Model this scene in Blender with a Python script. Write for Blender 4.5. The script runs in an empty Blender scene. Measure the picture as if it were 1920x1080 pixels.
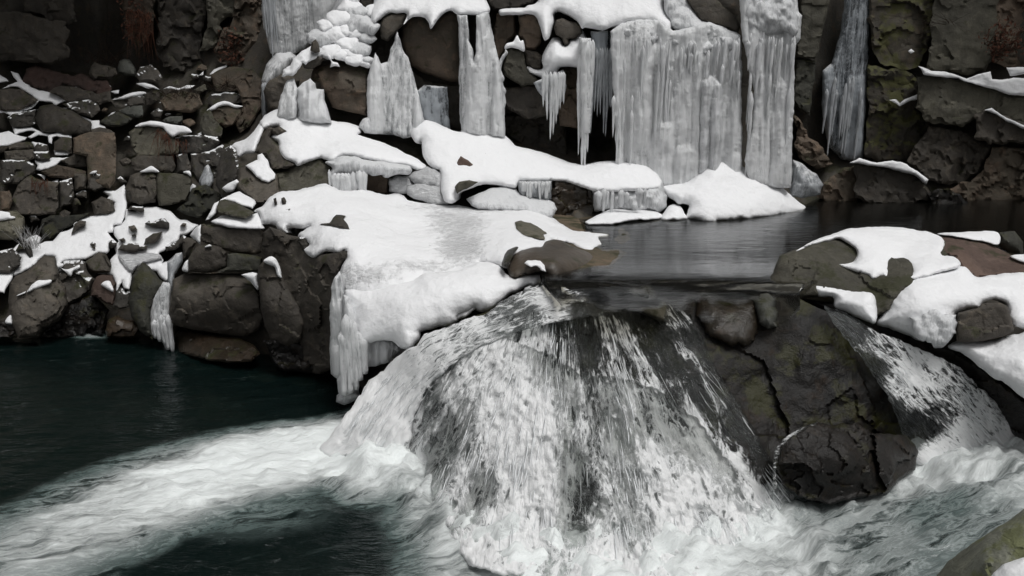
import bpy, math, random
import numpy as np
from mathutils import Vector
from mathutils.geometry import delaunay_2d_cdt
random.seed(7)
RNG = np.random.default_rng(7)
scene = bpy.context.scene
col = scene.collection

# ---------------------------------------------------------------- camera
F, PITCH, CAMZ = 1500.0, math.radians(15.0), 4.6      # metres, lower pool is z = 0
SP, CP = math.sin(PITCH), math.cos(PITCH)
cam = bpy.data.objects.new('camera', bpy.data.cameras.new('camera'))
col.objects.link(cam)
cam.location = (0, 0, CAMZ)
cam.rotation_euler = (math.radians(90) - PITCH, 0, 0)
cam.data.sensor_width = 36.0
cam.data.lens = F / 1920 * 36
cam.data.clip_end = 500
scene.camera = cam

def rays(px, py):
    u = (np.asarray(px, float) - 960) / F
    v = (540 - np.asarray(py, float)) / F
    return np.stack([u, CP + v * SP, -SP + v * CP], -1)
def Yz(px, py, z):
    d = rays(px, py)
    return float((z - CAMZ) / d[2] * d[1])
def point(px, py, Y):
    d = rays(px, py)
    return np.array([0, 0, CAMZ]) + d * (Y / d[..., 1])[..., None] if np.ndim(px) else np.array([0, 0, CAMZ]) + d * (Y / d[1])
def pixel(P):
    q = P - np.array([0, 0, CAMZ])
    f = q[:, 1] * CP - q[:, 2] * SP
    up = q[:, 1] * SP + q[:, 2] * CP
    return 960 + F * q[:, 0] / f, 540 - F * up / f

# ---------------------------------------------------------------- noise
def _h(ix, iy, iz):
    n = (ix * 374761393 + iy * 668265263 + iz * 2147483647 + 1274126177) & 0xFFFFFFFF
    n = ((n ^ (n >> 13)) * 1274126177) & 0xFFFFFFFF
    n = ((n ^ (n >> 15)) * 2246822519) & 0xFFFFFFFF
    return ((n ^ (n >> 16)) & 0xFFFFFF) / float(0xFFFFFF) * 2 - 1
def vnoise(p):
    i = np.floor(p).astype(np.int64)
    f = p - i
    f = f * f * f * (f * (f * 6 - 15) + 10)
    r = 0
    for a in (0, 1):
        wx = f[:, 0] if a else 1 - f[:, 0]
        for b in (0, 1):
            wy = f[:, 1] if b else 1 - f[:, 1]
            for c in (0, 1):
                wz = f[:, 2] if c else 1 - f[:, 2]
                r = r + wx * wy * wz * _h(i[:, 0] + a, i[:, 1] + b, i[:, 2] + c)
    return r
def fbm(p, octv=4):
    s, a, t = 0, 1.0, 0
    for k in range(octv):
        s = s + a * vnoise(p * (2.03 ** k) + 17.3 * k)
        t += a
        a *= .52
    return s / t
def smooth(a, b, x):
    t = np.clip((x - a) / (b - a), 0, 1)
    return t * t * (3 - 2 * t)

# ---------------------------------------------------------------- interpolation of depth and foam from control points
def tps(ctrl, lam=1e-4, inv=True):
    c = np.array(ctrl, float)
    xy = c[:, :2] / 500.0
    val = 1 / c[:, 2] if inv else c[:, 2]
    n = len(c)
    def phi(r2):
        return np.where(r2 > 0, .5 * r2 * np.log(np.maximum(r2, 1e-12)), 0)
    d2 = ((xy[:, None] - xy[None]) ** 2).sum(-1)
    A = np.zeros((n + 3, n + 3))
    A[:n, :n] = phi(d2) + lam * np.eye(n)
    A[:n, n] = 1
    A[:n, n + 1:] = xy
    A[n, :n] = 1
    A[n + 1:, :n] = xy.T
    b = np.zeros(n + 3)
    b[:n] = val
    w = np.linalg.lstsq(A, b, rcond=None)[0]
    def ev(px, py):
        q = np.stack([np.asarray(px, float), np.asarray(py, float)], -1) / 500.0
        r = phi(((q[:, None] - xy[None]) ** 2).sum(-1)) @ w[:n] + w[n] + q @ w[n + 1:]
        return 1 / np.maximum(r, .005) if inv else r
    return ev
def tri_interp(ctrl):
    c = np.array(ctrl, float)
    v, e, f, *_ = delaunay_2d_cdt([Vector((a, b)) for a, b in c[:, :2]], [], [], 0, 1e-6)
    inv = 1 / c[:, 2]
    def ev(px, py):
        px = np.asarray(px, float); py = np.asarray(py, float)
        out = np.full(px.shape, np.nan)
        for t in f:
            (x1, y1), (x2, y2), (x3, y3) = c[t[0], :2], c[t[1], :2], c[t[2], :2]
            den = (y2 - y3) * (x1 - x3) + (x3 - x2) * (y1 - y3)
            if abs(den) < 1e-9:
                continue
            a = ((y2 - y3) * (px - x3) + (x3 - x2) * (py - y3)) / den
            b = ((y3 - y1) * (px - x3) + (x1 - x3) * (py - y3)) / den
            g = 1 - a - b
            m = (a > -1e-6) & (b > -1e-6) & (g > -1e-6)
            out[m] = (a * inv[t[0]] + b * inv[t[1]] + g * inv[t[2]])[m]
        bad = np.isnan(out)
        if bad.any():
            d = (px[bad][:, None] - c[:, 0]) ** 2 + (py[bad][:, None] - c[:, 1]) ** 2
            out[bad] = inv[d.argmin(1)]
        return 1 / out
    return ev
def idw(ctrl, p=3.0):
    c = np.array(ctrl, float)
    def ev(px, py):
        d2 = (np.asarray(px)[:, None] - c[:, 0]) ** 2 + (np.asarray(py)[:, None] - c[:, 1]) ** 2 + 300
        w = d2 ** (-p / 2)
        return (w * c[:, 2]).sum(1) / w.sum(1)
    return ev

# ---------------------------------------------------------------- outlines
def P(s):
    return np.array([[float(k) for k in t.split(',')] for t in s.split()])
def spline(poly, k=6):
    n = len(poly)
    out = []
    for i in range(n):
        p0, p1, p2, p3 = poly[i - 1], poly[i], poly[(i + 1) % n], poly[(i + 2) % n]
        for j in range(k):
            t = j / k
            out.append(.5 * ((2 * p1) + (-p0 + p2) * t + (2 * p0 - 5 * p1 + 4 * p2 - p3) * t * t + (-p0 + 3 * p1 - 3 * p2 + p3) * t ** 3))
    return np.array(out)
def densify(poly, step):
    out = []
    n = len(poly)
    for i in range(n):
        a, b = poly[i], poly[(i + 1) % n]
        m = max(1, int(round(np.hypot(*(b - a)) / step)))
        for j in range(m):
            out.append(a + (b - a) * j / m)
    return np.array(out)
def roughen(poly, amp, seed):
    if amp <= 0:
        return poly
    q = np.stack([poly[:, 0] / 16, poly[:, 1] / 16, np.full(len(poly), seed * 7.7)], -1)
    dx = fbm(q, 3)
    dy = fbm(q + 91.3, 3)
    return poly + np.stack([dx, dy], -1) * amp * 1.6
def inside(poly, x, y):
    r = np.zeros(x.shape, bool)
    n = len(poly)
    for i in range(n):
        x1, y1 = poly[i]
        x2, y2 = poly[(i + 1) % n]
        if y1 == y2:
            continue
        c = ((y1 > y) != (y2 > y)) & (x < (x2 - x1) * (y - y1) / (y2 - y1) + x1)
        r ^= c
    return r
def edge_dist(poly, x, y):
    best = np.full(x.shape, 1e9)
    n = len(poly)
    for i in range(n):
        a, b = poly[i], poly[(i + 1) % n]
        d = b - a
        L = d @ d
        t = np.clip(((x - a[0]) * d[0] + (y - a[1]) * d[1]) / L, 0, 1) if L > 0 else 0
        best = np.minimum(best, np.hypot(x - a[0] - t * d[0], y - a[1] - t * d[1]))
    return best

# ---------------------------------------------------------------- object bookkeeping
def tag(o, label=None, cat=None, group=None, kind=None):
    if label: o['label'] = label
    if cat: o['category'] = cat
    if group: o['group'] = group
    if kind: o['kind'] = kind
    return o
def link_mesh(name, V, faces, mat, parent=None, attrs=None, uv=None, smooth_=True, base=None):
    V = np.asarray(V, float)
    if parent is not None:
        org = np.array(parent['_org'])
    elif base is not None:
        org = np.array(base)
    else:
        org = np.array([V[:, 0].mean(), V[:, 1].mean(), V[:, 2].min()])
    me = bpy.data.meshes.new(name)
    me.from_pydata((V - org).tolist(), [], faces if isinstance(faces, list) else faces.tolist())
    if smooth_:
        me.polygons.foreach_set('use_smooth', np.ones(len(me.polygons), bool))
    for k, a in (attrs or {}).items():
        at = me.attributes.new(k, 'FLOAT', 'POINT')
        at.data.foreach_set('value', np.asarray(a, np.float32))
    if uv is not None:
        ly = me.uv_layers.new(name='flow')
        li = np.zeros(len(me.loops), np.int32)
        me.loops.foreach_get('vertex_index', li)
        ly.data.foreach_set('uv', np.asarray(uv, np.float32)[li].ravel())
    me.materials.append(mat)
    me.update()
    o = bpy.data.objects.new(name, me)
    col.objects.link(o)
    if parent is not None:
        o.parent = parent
    else:
        o.location = org
    o['_org'] = [float(k) for k in org]
    return o

_seed = [0]
def facets(Pw, size, amp, seed, groove=.22):
    """blocky fracture: offset of each point by its nearest random plane, with grooves between the blocks"""
    r = np.random.default_rng(seed)
    lo, hi = Pw.min(0) - size, Pw.max(0) + size
    ext = hi - lo
    n = int(np.clip(ext[0] * max(ext[2], .3) * max(1, ext[1] * .35) / size ** 3 * 2.0, 6, 420))
    s = lo + r.random((n, 3)) * ext
    scale = np.array([1.0, .55, 1.25])
    off = r.uniform(-1, 1, n)
    slope = r.normal(0, .55, (n, 3))
    warp = np.stack([fbm(Pw / size * 1.1 + k * 31, 2) for k in range(3)], -1) * size * .10
    Q = Pw + warp
    disp = np.zeros(len(Pw))
    for a in range(0, len(Pw), 4000):
        q = Q[a:a + 4000]
        d = np.sqrt((((q[:, None] - s[None]) * scale) ** 2).sum(-1))
        K = min(4, d.shape[1] - 1)
        o2 = np.argpartition(d, K - 1, axis=1)[:, :K]
        dd = np.sort(np.take_along_axis(d, o2, 1), 1)
        dl = q[:, None, :] - s[o2]
        v = off[o2] * .7 + (slope[o2] * dl).sum(-1) / size * 1.1
        v = np.clip(v, -1.6, 1.6).max(1) - .6
        g = np.exp(-((dd[:, 1] - dd[:, 0]) / (size * .025)) ** 2) * groove
        disp[a:a + 4000] = v * amp + g * amp
    return disp

def relief(name, poly, depth, mat, thick=.6, edge=.12, step=5, rough=1.5, spl=False, facet=None, bump=(.03, .5), disp=None,
           parent=None, attrs=None, uvf=None, back=(0, 1, -.25), power=2.0, label=None, cat=None, group=None, kind=None, off=0.0, sharp=None, fmask=None):
    """A solid of real depth: its outline, the distance of its surface, rounded rims, broken faces, thickness behind."""
    _seed[0] += 1
    seed = _seed[0]
    poly = P(poly) if isinstance(poly, str) else np.asarray(poly, float)
    if spl:
        poly = spline(poly)
    poly = roughen(densify(poly, step), rough, seed)
    x0, y0 = poly.min(0)
    x1, y1 = poly.max(0)
    gx, gy = np.meshgrid(np.arange(x0, x1 + step, step), np.arange(y0, y1 + step, step * .87))
    gx = gx + (np.arange(gx.shape[0]) % 2)[:, None] * step * .5
    r = np.random.default_rng(seed)
    gx = (gx + r.uniform(-.18, .18, gx.shape) * step).ravel()
    gy = (gy + r.uniform(-.18, .18, gy.shape) * step).ravel()
    m = inside(poly, gx, gy)
    gx, gy = gx[m], gy[m]
    if len(gx):
        m = edge_dist(poly, gx, gy) > step * .45
        gx, gy = gx[m], gy[m]
    pts = [Vector(p) for p in poly] + [Vector((a, b)) for a, b in zip(gx, gy)]
    n = len(poly)
    vs, es, fs, *_ = delaunay_2d_cdt(pts, [(i, (i + 1) % n) for i in range(n)], [], 1, 1e-5)
    vx = np.array([v[0] for v in vs]); vy = np.array([v[1] for v in vs])
    tri = np.array([list(f)[:3] for f in fs])
    d = edge_dist(poly, vx, vy)
    Y = np.asarray(depth(vx, vy), float) + off
    D = rays(vx, vy)
    Dn = D / np.linalg.norm(D, axis=1)[:, None]
    cam0 = np.array([0, 0, CAMZ])
    Pw = cam0 + D * (Y / D[:, 1])[:, None]
    dm = d * Y / F
    q = np.clip(dm / max(edge, 1e-4), 0, 1)
    push = edge * (1 - (1 - (1 - q) ** power) ** (1 / power))
    if bump:
        push = push + fbm(Pw / bump[1] + seed * 3.1, 4) * bump[0] * (.3 + .7 * q)
    if facet:
        push = push + facets(Pw, facet[0], facet[1], seed, facet[3] if len(facet) > 3 else .22) * (.35 + .65 * q)
        if len(facet) > 2:
            push = push + facets(Pw, facet[0] * .38, facet[2] * .9, seed + 999, 0.0)
    if fmask is not None:
        push = push * fmask(vx, vy)
    if disp is not None:
        push = push + disp(Pw, vx, vy, q)
    Pf = Pw + Dn * push[:, None]
    nv = len(Pf)
    md = Dn.mean(0)
    md = md / np.linalg.norm(md)
    Pb = Pw + Dn * edge + md * thick
    ctr = Pb.mean(0)
    Pb = ctr + (Pb - ctr) * (1 - min(.12, .25 * thick / max(1e-6, np.ptp(Pw, axis=0).max())))
    # orientation
    a, b, c = Pf[tri[:, 0]], Pf[tri[:, 1]], Pf[tri[:, 2]]
    nrm = np.cross(b - a, c - a)
    if (nrm * (cam0 - a)).sum() < 0:
        tri = tri[:, ::-1]
    E = np.concatenate([tri[:, [0, 1]], tri[:, [1, 2]], tri[:, [2, 0]]])
    key = {(i, j) for i, j in E.tolist()}
    rim = [(i, j) for i, j in E.tolist() if (j, i) not in key]
    faces = tri.tolist() + [[k + nv for k in t] for t in tri[:, ::-1].tolist()] + [[j, i, i + nv, j + nv] for i, j in rim]
    V = np.concatenate([Pf, Pb])
    at = {k: np.tile(np.asarray(f(vx, vy, Pw), float), 2) for k, f in (attrs or {}).items()}
    if 'ice' in mat.name and 'body' not in at:
        at['body'] = np.full(2 * nv, .6)
    uv = None
    if uvf is not None:
        uv = np.tile(np.asarray(uvf(vx, vy, Pw), float), (2, 1))
    o = link_mesh(name, V, faces, mat, parent, at, uv)
    if sharp:
        o.data.set_sharp_from_angle(angle=math.radians(sharp))
    if parent is None:
        tag(o, label, cat, group, kind)
    elif label:
        o['label'] = label
    return o
# ---------------------------------------------------------------- materials
class NT:
    def __init__(s, name):
        s.m = bpy.data.materials.new(name)
        s.m.use_nodes = True
        s.t = s.m.node_tree
        s.t.nodes.clear()
        s.out = s.t.nodes.new('ShaderNodeOutputMaterial')
    def n(s, typ, ins=None, **props):
        k = s.t.nodes.new('ShaderNode' + typ)
        for a, b in props.items():
            setattr(k, a, b)
        for a, b in (ins or {}).items():
            s.set(k.inputs[a], b)
        return k
    def set(s, sock, v):
        if isinstance(v, bpy.types.NodeSocket):
            s.t.links.new(v, sock)
        elif isinstance(v, (tuple, list)) and sock.type == 'RGBA' and len(v) == 3:
            sock.default_value = (*v, 1)
        else:
            sock.default_value = v
    def math(s, op, a, b=0.0, c=None, clamp=False):
        k = s.n('Math', operation=op, use_clamp=clamp)
        s.set(k.inputs[0], a); s.set(k.inputs[1], b)
        if c is not None: s.set(k.inputs[2], c)
        return k.outputs[0]
    def mix(s, f, a, b):
        k = s.n('Mix', data_type='RGBA')
        s.set(k.inputs[0], f); s.set(k.inputs[6], a); s.set(k.inputs[7], b)
        return k.outputs[2]
    def step(s, x, a, b):
        k = s.n('MapRange', interpolation_type='SMOOTHSTEP')
        s.set(k.inputs[0], x); k.inputs[1].default_value = a; k.inputs[2].default_value = b
        return k.outputs[0]
    def noise(s, vec, scale, detail=5, rough=.55, dist=0.0):
        k = s.n('TexNoise', {'Vector': vec, 'Scale': scale, 'Detail': detail, 'Roughness': rough, 'Distortion': dist})
        return k.outputs[0]
    def map(s, vec, scale, rot=(0, 0, 0)):
        return s.n('Mapping', {'Vector': vec, 'Scale': scale, 'Rotation': rot}).outputs[0]
    def coord(s):
        tc = s.n('TexCoord').outputs['Object']
        r = s.n('ObjectInfo').outputs['Random']
        r = s.math('MULTIPLY', r, 37.0)
        return s.n('VectorMath', {0: tc, 1: r}, operation='ADD').outputs[0]
    def bump(s, h, strength, dist, nrm=None):
        k = s.n('Bump', {'Height': h, 'Strength': strength, 'Distance': dist})
        if nrm is not None: s.set(k.inputs['Normal'], nrm)
        return k.outputs[0]
    def done(s, shader):
        s.t.links.new(shader, s.out.inputs[0])
        return s.m

def rock_mat(name, c1, c2, c3, moss=0.0, snow=0.0, rough=.75, spec=.35, bump=.6, crack_=.07, mosscol=(.030, .031, .012), lichen=.15):
    t = NT(name)
    v = t.coord()
    big = t.noise(v, .9, 4, .6)
    mid = t.noise(v, 4.5, 6, .65, .6)
    fine = t.noise(v, 28, 5, .7)
    cv = t.mix(t.step(big, .38, .62), c1, c2)
    cv = t.mix(t.math('MULTIPLY', t.step(mid, .5, .72), .8), cv, c3)
    rnd = t.n('ObjectInfo').outputs['Random']
    # vertical stains and pale specks
    st = t.noise(t.map(v, (5, 5, .7)), 1.6, 5, .6)
    cv = t.mix(t.math('MULTIPLY', t.step(st, .52, .7), .55), cv, tuple(k * .4 for k in c1))
    cv = t.mix(t.math('MULTIPLY', t.step(fine, .57, .75), lichen), cv, (.19, .185, .165))
    cv = t.mix(t.math('MULTIPLY', t.step(fine, .48, .3), .45), cv, tuple(k * .3 for k in c1))
    br = t.math('MULTIPLY_ADD', rnd, .6, .45)
    hs = t.n('HueSaturation', {'Color': cv, 'Value': br})
    cv = hs.outputs[0]
    geo = t.n('NewGeometry')
    nz = t.n('SeparateXYZ', {0: geo.outputs['Normal']}).outputs[2]
    if moss:
        mk = t.math('ADD', t.noise(v, 2.2, 6, .7), t.math('MULTIPLY', nz, .10))
        mk = t.step(mk, .66 - moss * .22, .76 - moss * .2)
        cv = t.mix(t.math('MULTIPLY', mk, .85), cv, mosscol)
    ro = t.math('MULTIPLY_ADD', mid, .35, rough - .18)
    wv = t.n('VectorMath', {0: t.map(v, (1.0, 1.0, 1.5)), 1: t.n('TexNoise', {'Vector': v, 'Scale': 2.3, 'Detail': 4}).outputs[1]}, operation='ADD').outputs[0]
    crack = t.n('TexVoronoi', {'Vector': wv, 'Scale': 2.4}, feature='DISTANCE_TO_EDGE').outputs[0]
    h = t.math('ADD', t.math('MULTIPLY', mid, .8), t.math('MULTIPLY', fine, .28))
    h = t.math('ADD', h, t.math('MULTIPLY', t.step(crack, 0, .04), crack_))
    nb = t.bump(h, bump, .06)
    if snow:
        sk = t.math('ADD', nz, t.math('MULTIPLY', t.math('SUBTRACT', t.noise(v, 7, 6, .7), .5), 1.1))
        sk = t.step(sk, 1.02 - snow * .4, 1.12 - snow * .4)
        cv = t.mix(sk, cv, (.8, .81, .82))
    p = t.n('BsdfPrincipled', {'Base Color': cv, 'Roughness': ro, 'Specular IOR Level': spec, 'Normal': nb})
    return t.done(p.outputs[0])

M = {}
M['rock'] = rock_mat('rock', (.102, .09, .074), (.06, .052, .043), (.15, .126, .098), moss=.25)
M['rock_dust'] = rock_mat('rock_dusted', (.082, .074, .064), (.048, .044, .038), (.115, .1, .082), moss=.25, snow=.5)
M['rock_brown'] = rock_mat('rock_brown', (.15, .112, .082), (.092, .076, .056), (.2, .14, .096), moss=.3)
M['rock_red'] = rock_mat('rock_red', (.13, .085, .065), (.09, .06, .048), (.15, .105, .085), moss=.1)
M['rock_olive'] = rock_mat('rock_olive', (.14, .13, .098), (.092, .086, .066), (.19, .178, .138), moss=.28)
M['rock_pale'] = rock_mat('rock_pale', (.16, .165, .145), (.11, .112, .1), (.2, .2, .17), moss=.2)
M['rock_wet'] = rock_mat('rock_wet', (.018, .0155, .0135), (.0105, .0095, .009), (.038, .027, .018), moss=.3, rough=.34, spec=.3, bump=.8, crack_=0.0, mosscol=(.022, .021, .008), lichen=.03)
M['rock_wet_brown'] = rock_mat('rock_wet_brown', (.05, .034, .022), (.03, .024, .016), (.075, .052, .034), moss=.2, crack_=0.0, rough=.32, spec=.5)
M['rock_slick'] = rock_mat('rock_slick', (.16, .127, .096), (.1, .082, .064), (.22, .178, .138), moss=.05, rough=.42, spec=.5, bump=.35)
M['rock_moss'] = rock_mat('rock_moss', (.064, .063, .052), (.042, .042, .033), (.09, .088, .07), moss=.55, mosscol=(.036, .036, .015), rough=.8)
M['cliff'] = rock_mat('cliff_rock', (.075, .068, .056), (.048, .043, .036), (.1, .075, .052), moss=.3, snow=.0)
M['bed'] = rock_mat('riverbed_stone', (.14, .105, .07), (.085, .07, .045), (.19, .14, .095), moss=.3, lichen=.05)
M['soil'] = rock_mat('leaf_litter', (.085, .052, .043), (.05, .035, .03), (.1, .07, .06), moss=.0, rough=.95)

def snow_mat(name, icy=0.0, colr=(.84, .845, .855), patch=False):
    t = NT(name)
    v = t.coord()
    a = t.noise(v, 1.7, 4, .5)
    b = t.noise(v, 9, 5, .6)
    c = t.noise(v, 60, 4, .6)
    h = t.math('ADD', t.math('MULTIPLY', a, 2.2), t.math('MULTIPLY', b, .38 + icy * .6))
    h = t.math('ADD', h, t.math('MULTIPLY', c, .035))
    if icy:
        rip = t.noise(t.map(v, (2.5, 9, 9)), 2.6, 6, .62, 1.2)
        h = t.math('ADD', h, t.math('MULTIPLY', t.step(rip, .35, .65), icy * .8))
        cv = t.mix(t.math('MULTIPLY', t.step(rip, .42, .64), icy), tuple(k * .68 for k in colr), colr)
    elif patch:
        ic = t.n('Attribute', attribute_name='icy').outputs['Fac']
        ic = t.step(t.math('ADD', ic, t.math('MULTIPLY', t.math('SUBTRACT', b, .5), 1.3)), .3, .9)
        rip = t.noise(t.map(v, (3.0, 11, 9)), 2.2, 7, .66, 1.0)
        h = t.math('ADD', h, t.math('MULTIPLY', t.math('MULTIPLY', rip, ic), 1.3))
        cv = t.mix(t.math('MULTIPLY', ic, t.step(rip, .66, .36)), colr, tuple(k * .62 for k in colr))
    else:
        dirt = t.noise(v, 3.3, 8, .75)
        cv = t.mix(t.math('MULTIPLY', t.step(dirt, .62, .8), .35), colr, tuple(k * .72 for k in colr))
        speck = t.n('TexVoronoi', {'Vector': v, 'Scale': 5.0}, feature='F1').outputs[0]
        sk = t.math('MULTIPLY', t.step(speck, .035, .018), t.step(t.noise(v, 1.1, 3), .52, .6))
        cv = t.mix(t.math('MULTIPLY', sk, .8), cv, (.05, .04, .03))
    p = t.n('BsdfPrincipled', {'Base Color': cv, 'Roughness': .62 - icy * .25, 'Specular IOR Level': .3,
                               'Normal': t.bump(h, .75 + icy * .25, .06)})
    return t.done(p.outputs[0])
M['snow'] = snow_mat('snow')
M['snow_terrace'] = snow_mat('terrace_snow', patch=True)
M['snow_icy'] = snow_mat('icy_snow', .45, (.83, .838, .848))

def ice_mat(name, lo, hi, clear=0.0, rough=.3):
    t = NT(name)
    v = t.coord()
    s1 = t.noise(t.map(v, (9, 9, .8)), 1.6, 6, .62, .4)
    s2 = t.noise(t.map(v, (30, 30, 2.2)), 1.5, 5, .6)
    l = t.noise(v, 7, 5, .65)
    f = t.math('ADD', t.math('MULTIPLY', s1, .55), t.math('ADD', t.math('MULTIPLY', s2, .25), t.math('MULTIPLY', l, .2)))
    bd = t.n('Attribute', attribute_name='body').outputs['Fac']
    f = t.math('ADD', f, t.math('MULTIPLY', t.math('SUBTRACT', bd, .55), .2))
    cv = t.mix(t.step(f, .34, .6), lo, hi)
    h = t.math('ADD', t.math('MULTIPLY', s1, .8), t.math('ADD', t.math('MULTIPLY', s2, .45), t.math('MULTIPLY', l, .15)))
    geo = t.n('NewGeometry')
    nz = t.n('SeparateXYZ', {0: geo.outputs['Normal']}).outputs[2]
    sk = t.step(t.math('ADD', nz, t.math('MULTIPLY', t.math('SUBTRACT', l, .5), .7)), .5, .85)
    cv = t.mix(t.math('MULTIPLY', sk, .9), cv, (.83, .84, .85))
    ro = t.math('ADD', t.math('MULTIPLY', sk, .3), rough)
    nb = t.bump(h, .75, .05)
    p = t.n('BsdfPrincipled', {'Base Color': cv, 'Roughness': ro, 'Specular IOR Level': .45, 'Normal': nb})
    tr = t.n('BsdfTranslucent', {'Color': cv, 'Normal': nb})
    sh = t.n('MixShader', {0: .18, 1: p.outputs[0], 2: tr.outputs[0]}).outputs[0]
    if clear:
        tp = t.n('BsdfTransparent', {'Color': (.8, .84, .86)})
        cf = t.math('MULTIPLY', t.step(f, .6, .42), clear)
        sh = t.n('MixShader', {0: cf, 1: sh, 2: tp.outputs[0]}).outputs[0]
    return t.done(sh)
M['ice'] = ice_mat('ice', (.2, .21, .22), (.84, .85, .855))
M['ice_white'] = ice_mat('white_ice', (.45, .46, .47), (.82, .83, .84))
M['ice_grey'] = ice_mat('grey_ice', (.3, .315, .33), (.52, .54, .56), .35)
M['ice_clear'] = ice_mat('clear_ice', (.2, .215, .23), (.42, .45, .48), .75, .2)

def water_mat(name, deep, shallow_tint, clear, bump_s, bump_scale, foamy=True, white=(.89, .93, .922), aqua=(.27, .36, .345)):
    t = NT(name)
    v = t.n('TexCoord').outputs['Object']
    uv = t.n('UVMap', uv_map='flow').outputs[0]
    w1 = t.noise(t.map(v, bump_scale), 1.0, 4, .55, .5)
    w2 = t.noise(t.map(v, tuple(k * 3.7 for k in bump_scale)), 1.0, 4, .6)
    h = t.math('ADD', w1, t.math('MULTIPLY', w2, .35))
    nb = t.bump(h, bump_s, .08)
    fr = t.n('Fresnel', {'IOR': 1.33, 'Normal': nb}).outputs[0]
    gl = t.n('BsdfGlossy', {'Color': (.95, .96, .97), 'Roughness': .06, 'Normal': nb})
    body = t.n('BsdfDiffuse', {'Color': deep})
    tp = t.n('BsdfTransparent', {'Color': shallow_tint})
    inn = t.n('MixShader', {0: clear, 1: body.outputs[0], 2: tp.outputs[0]})
    sh = t.n('MixShader', {0: fr, 1: inn.outputs[0], 2: gl.outputs[0]}).outputs[0]
    if foamy:
        f = t.n('Attribute', attribute_name='foam').outputs['Fac']
        n1 = t.noise(t.map(uv, (.8, 3.4, 1)), 1.0, 8, .66, 1.1)
        n2 = t.noise(t.map(uv, (3.2, 9, 1)), 1.0, 7, .72, .9)
        n = t.math('ADD', t.math('MULTIPLY', n1, .55), t.math('MULTIPLY', n2, .45))
        rid = t.math('SUBTRACT', 1.0, t.math('MULTIPLY', t.math('ABSOLUTE', t.math('SUBTRACT', n, .5)), 7.0), clamp=True)
        amt = t.math('ADD', t.math('MULTIPLY', f, 1.5), t.math('MULTIPLY', t.math('SUBTRACT', n, .62), 2.4))
        soft = t.step(t.math('ADD', f, t.math('MULTIPLY', t.math('SUBTRACT', n, .5), 2.1)), .12, 1.0)
        lace = t.math('MULTIPLY', t.math('MULTIPLY', rid, rid), t.step(f, .06, .3))
        hard = t.math('MAXIMUM', t.step(amt, .1, 1.25), t.math('MULTIPLY', lace, .55))
        cv = t.mix(t.step(t.math('ADD', f, t.math('MULTIPLY', hard, .4)), .3, 1.0), aqua, white)
        fb = t.bump(t.math('ADD', n1, t.math('MULTIPLY', n2, 1.1)), .75, .06)
        fo = t.n('BsdfPrincipled', {'Base Color': cv, 'Roughness': .55, 'Specular IOR Level': .3, 'Normal': fb})
        al = t.math('MAXIMUM', t.math('MULTIPLY', soft, .8), hard)
        sh = t.n('MixShader', {0: al, 1: sh, 2: fo.outputs[0]}).outputs[0]
    else:
        fd = t.n('Attribute', attribute_name='film').outputs['Fac']
        fd = t.step(t.math('ADD', fd, t.math('MULTIPLY', t.math('SUBTRACT', w2, .5), .5)), .1, .7)
        sh = t.n('MixShader', {0: fd, 1: t.n('BsdfTransparent').outputs[0], 2: sh}).outputs[0]
    return t.done(sh)
M['pool'] = water_mat('lower_pool_water', (.005, .0125, .0118), (.5, .56, .5), .42, .55, (1.5, 4.5, 1))
M['upper'] = water_mat('upper_pool_water', (.014, .014, .012), (.8, .78, .72), .85, .14, (1.6, 5.0, 1), foamy=False)

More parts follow.
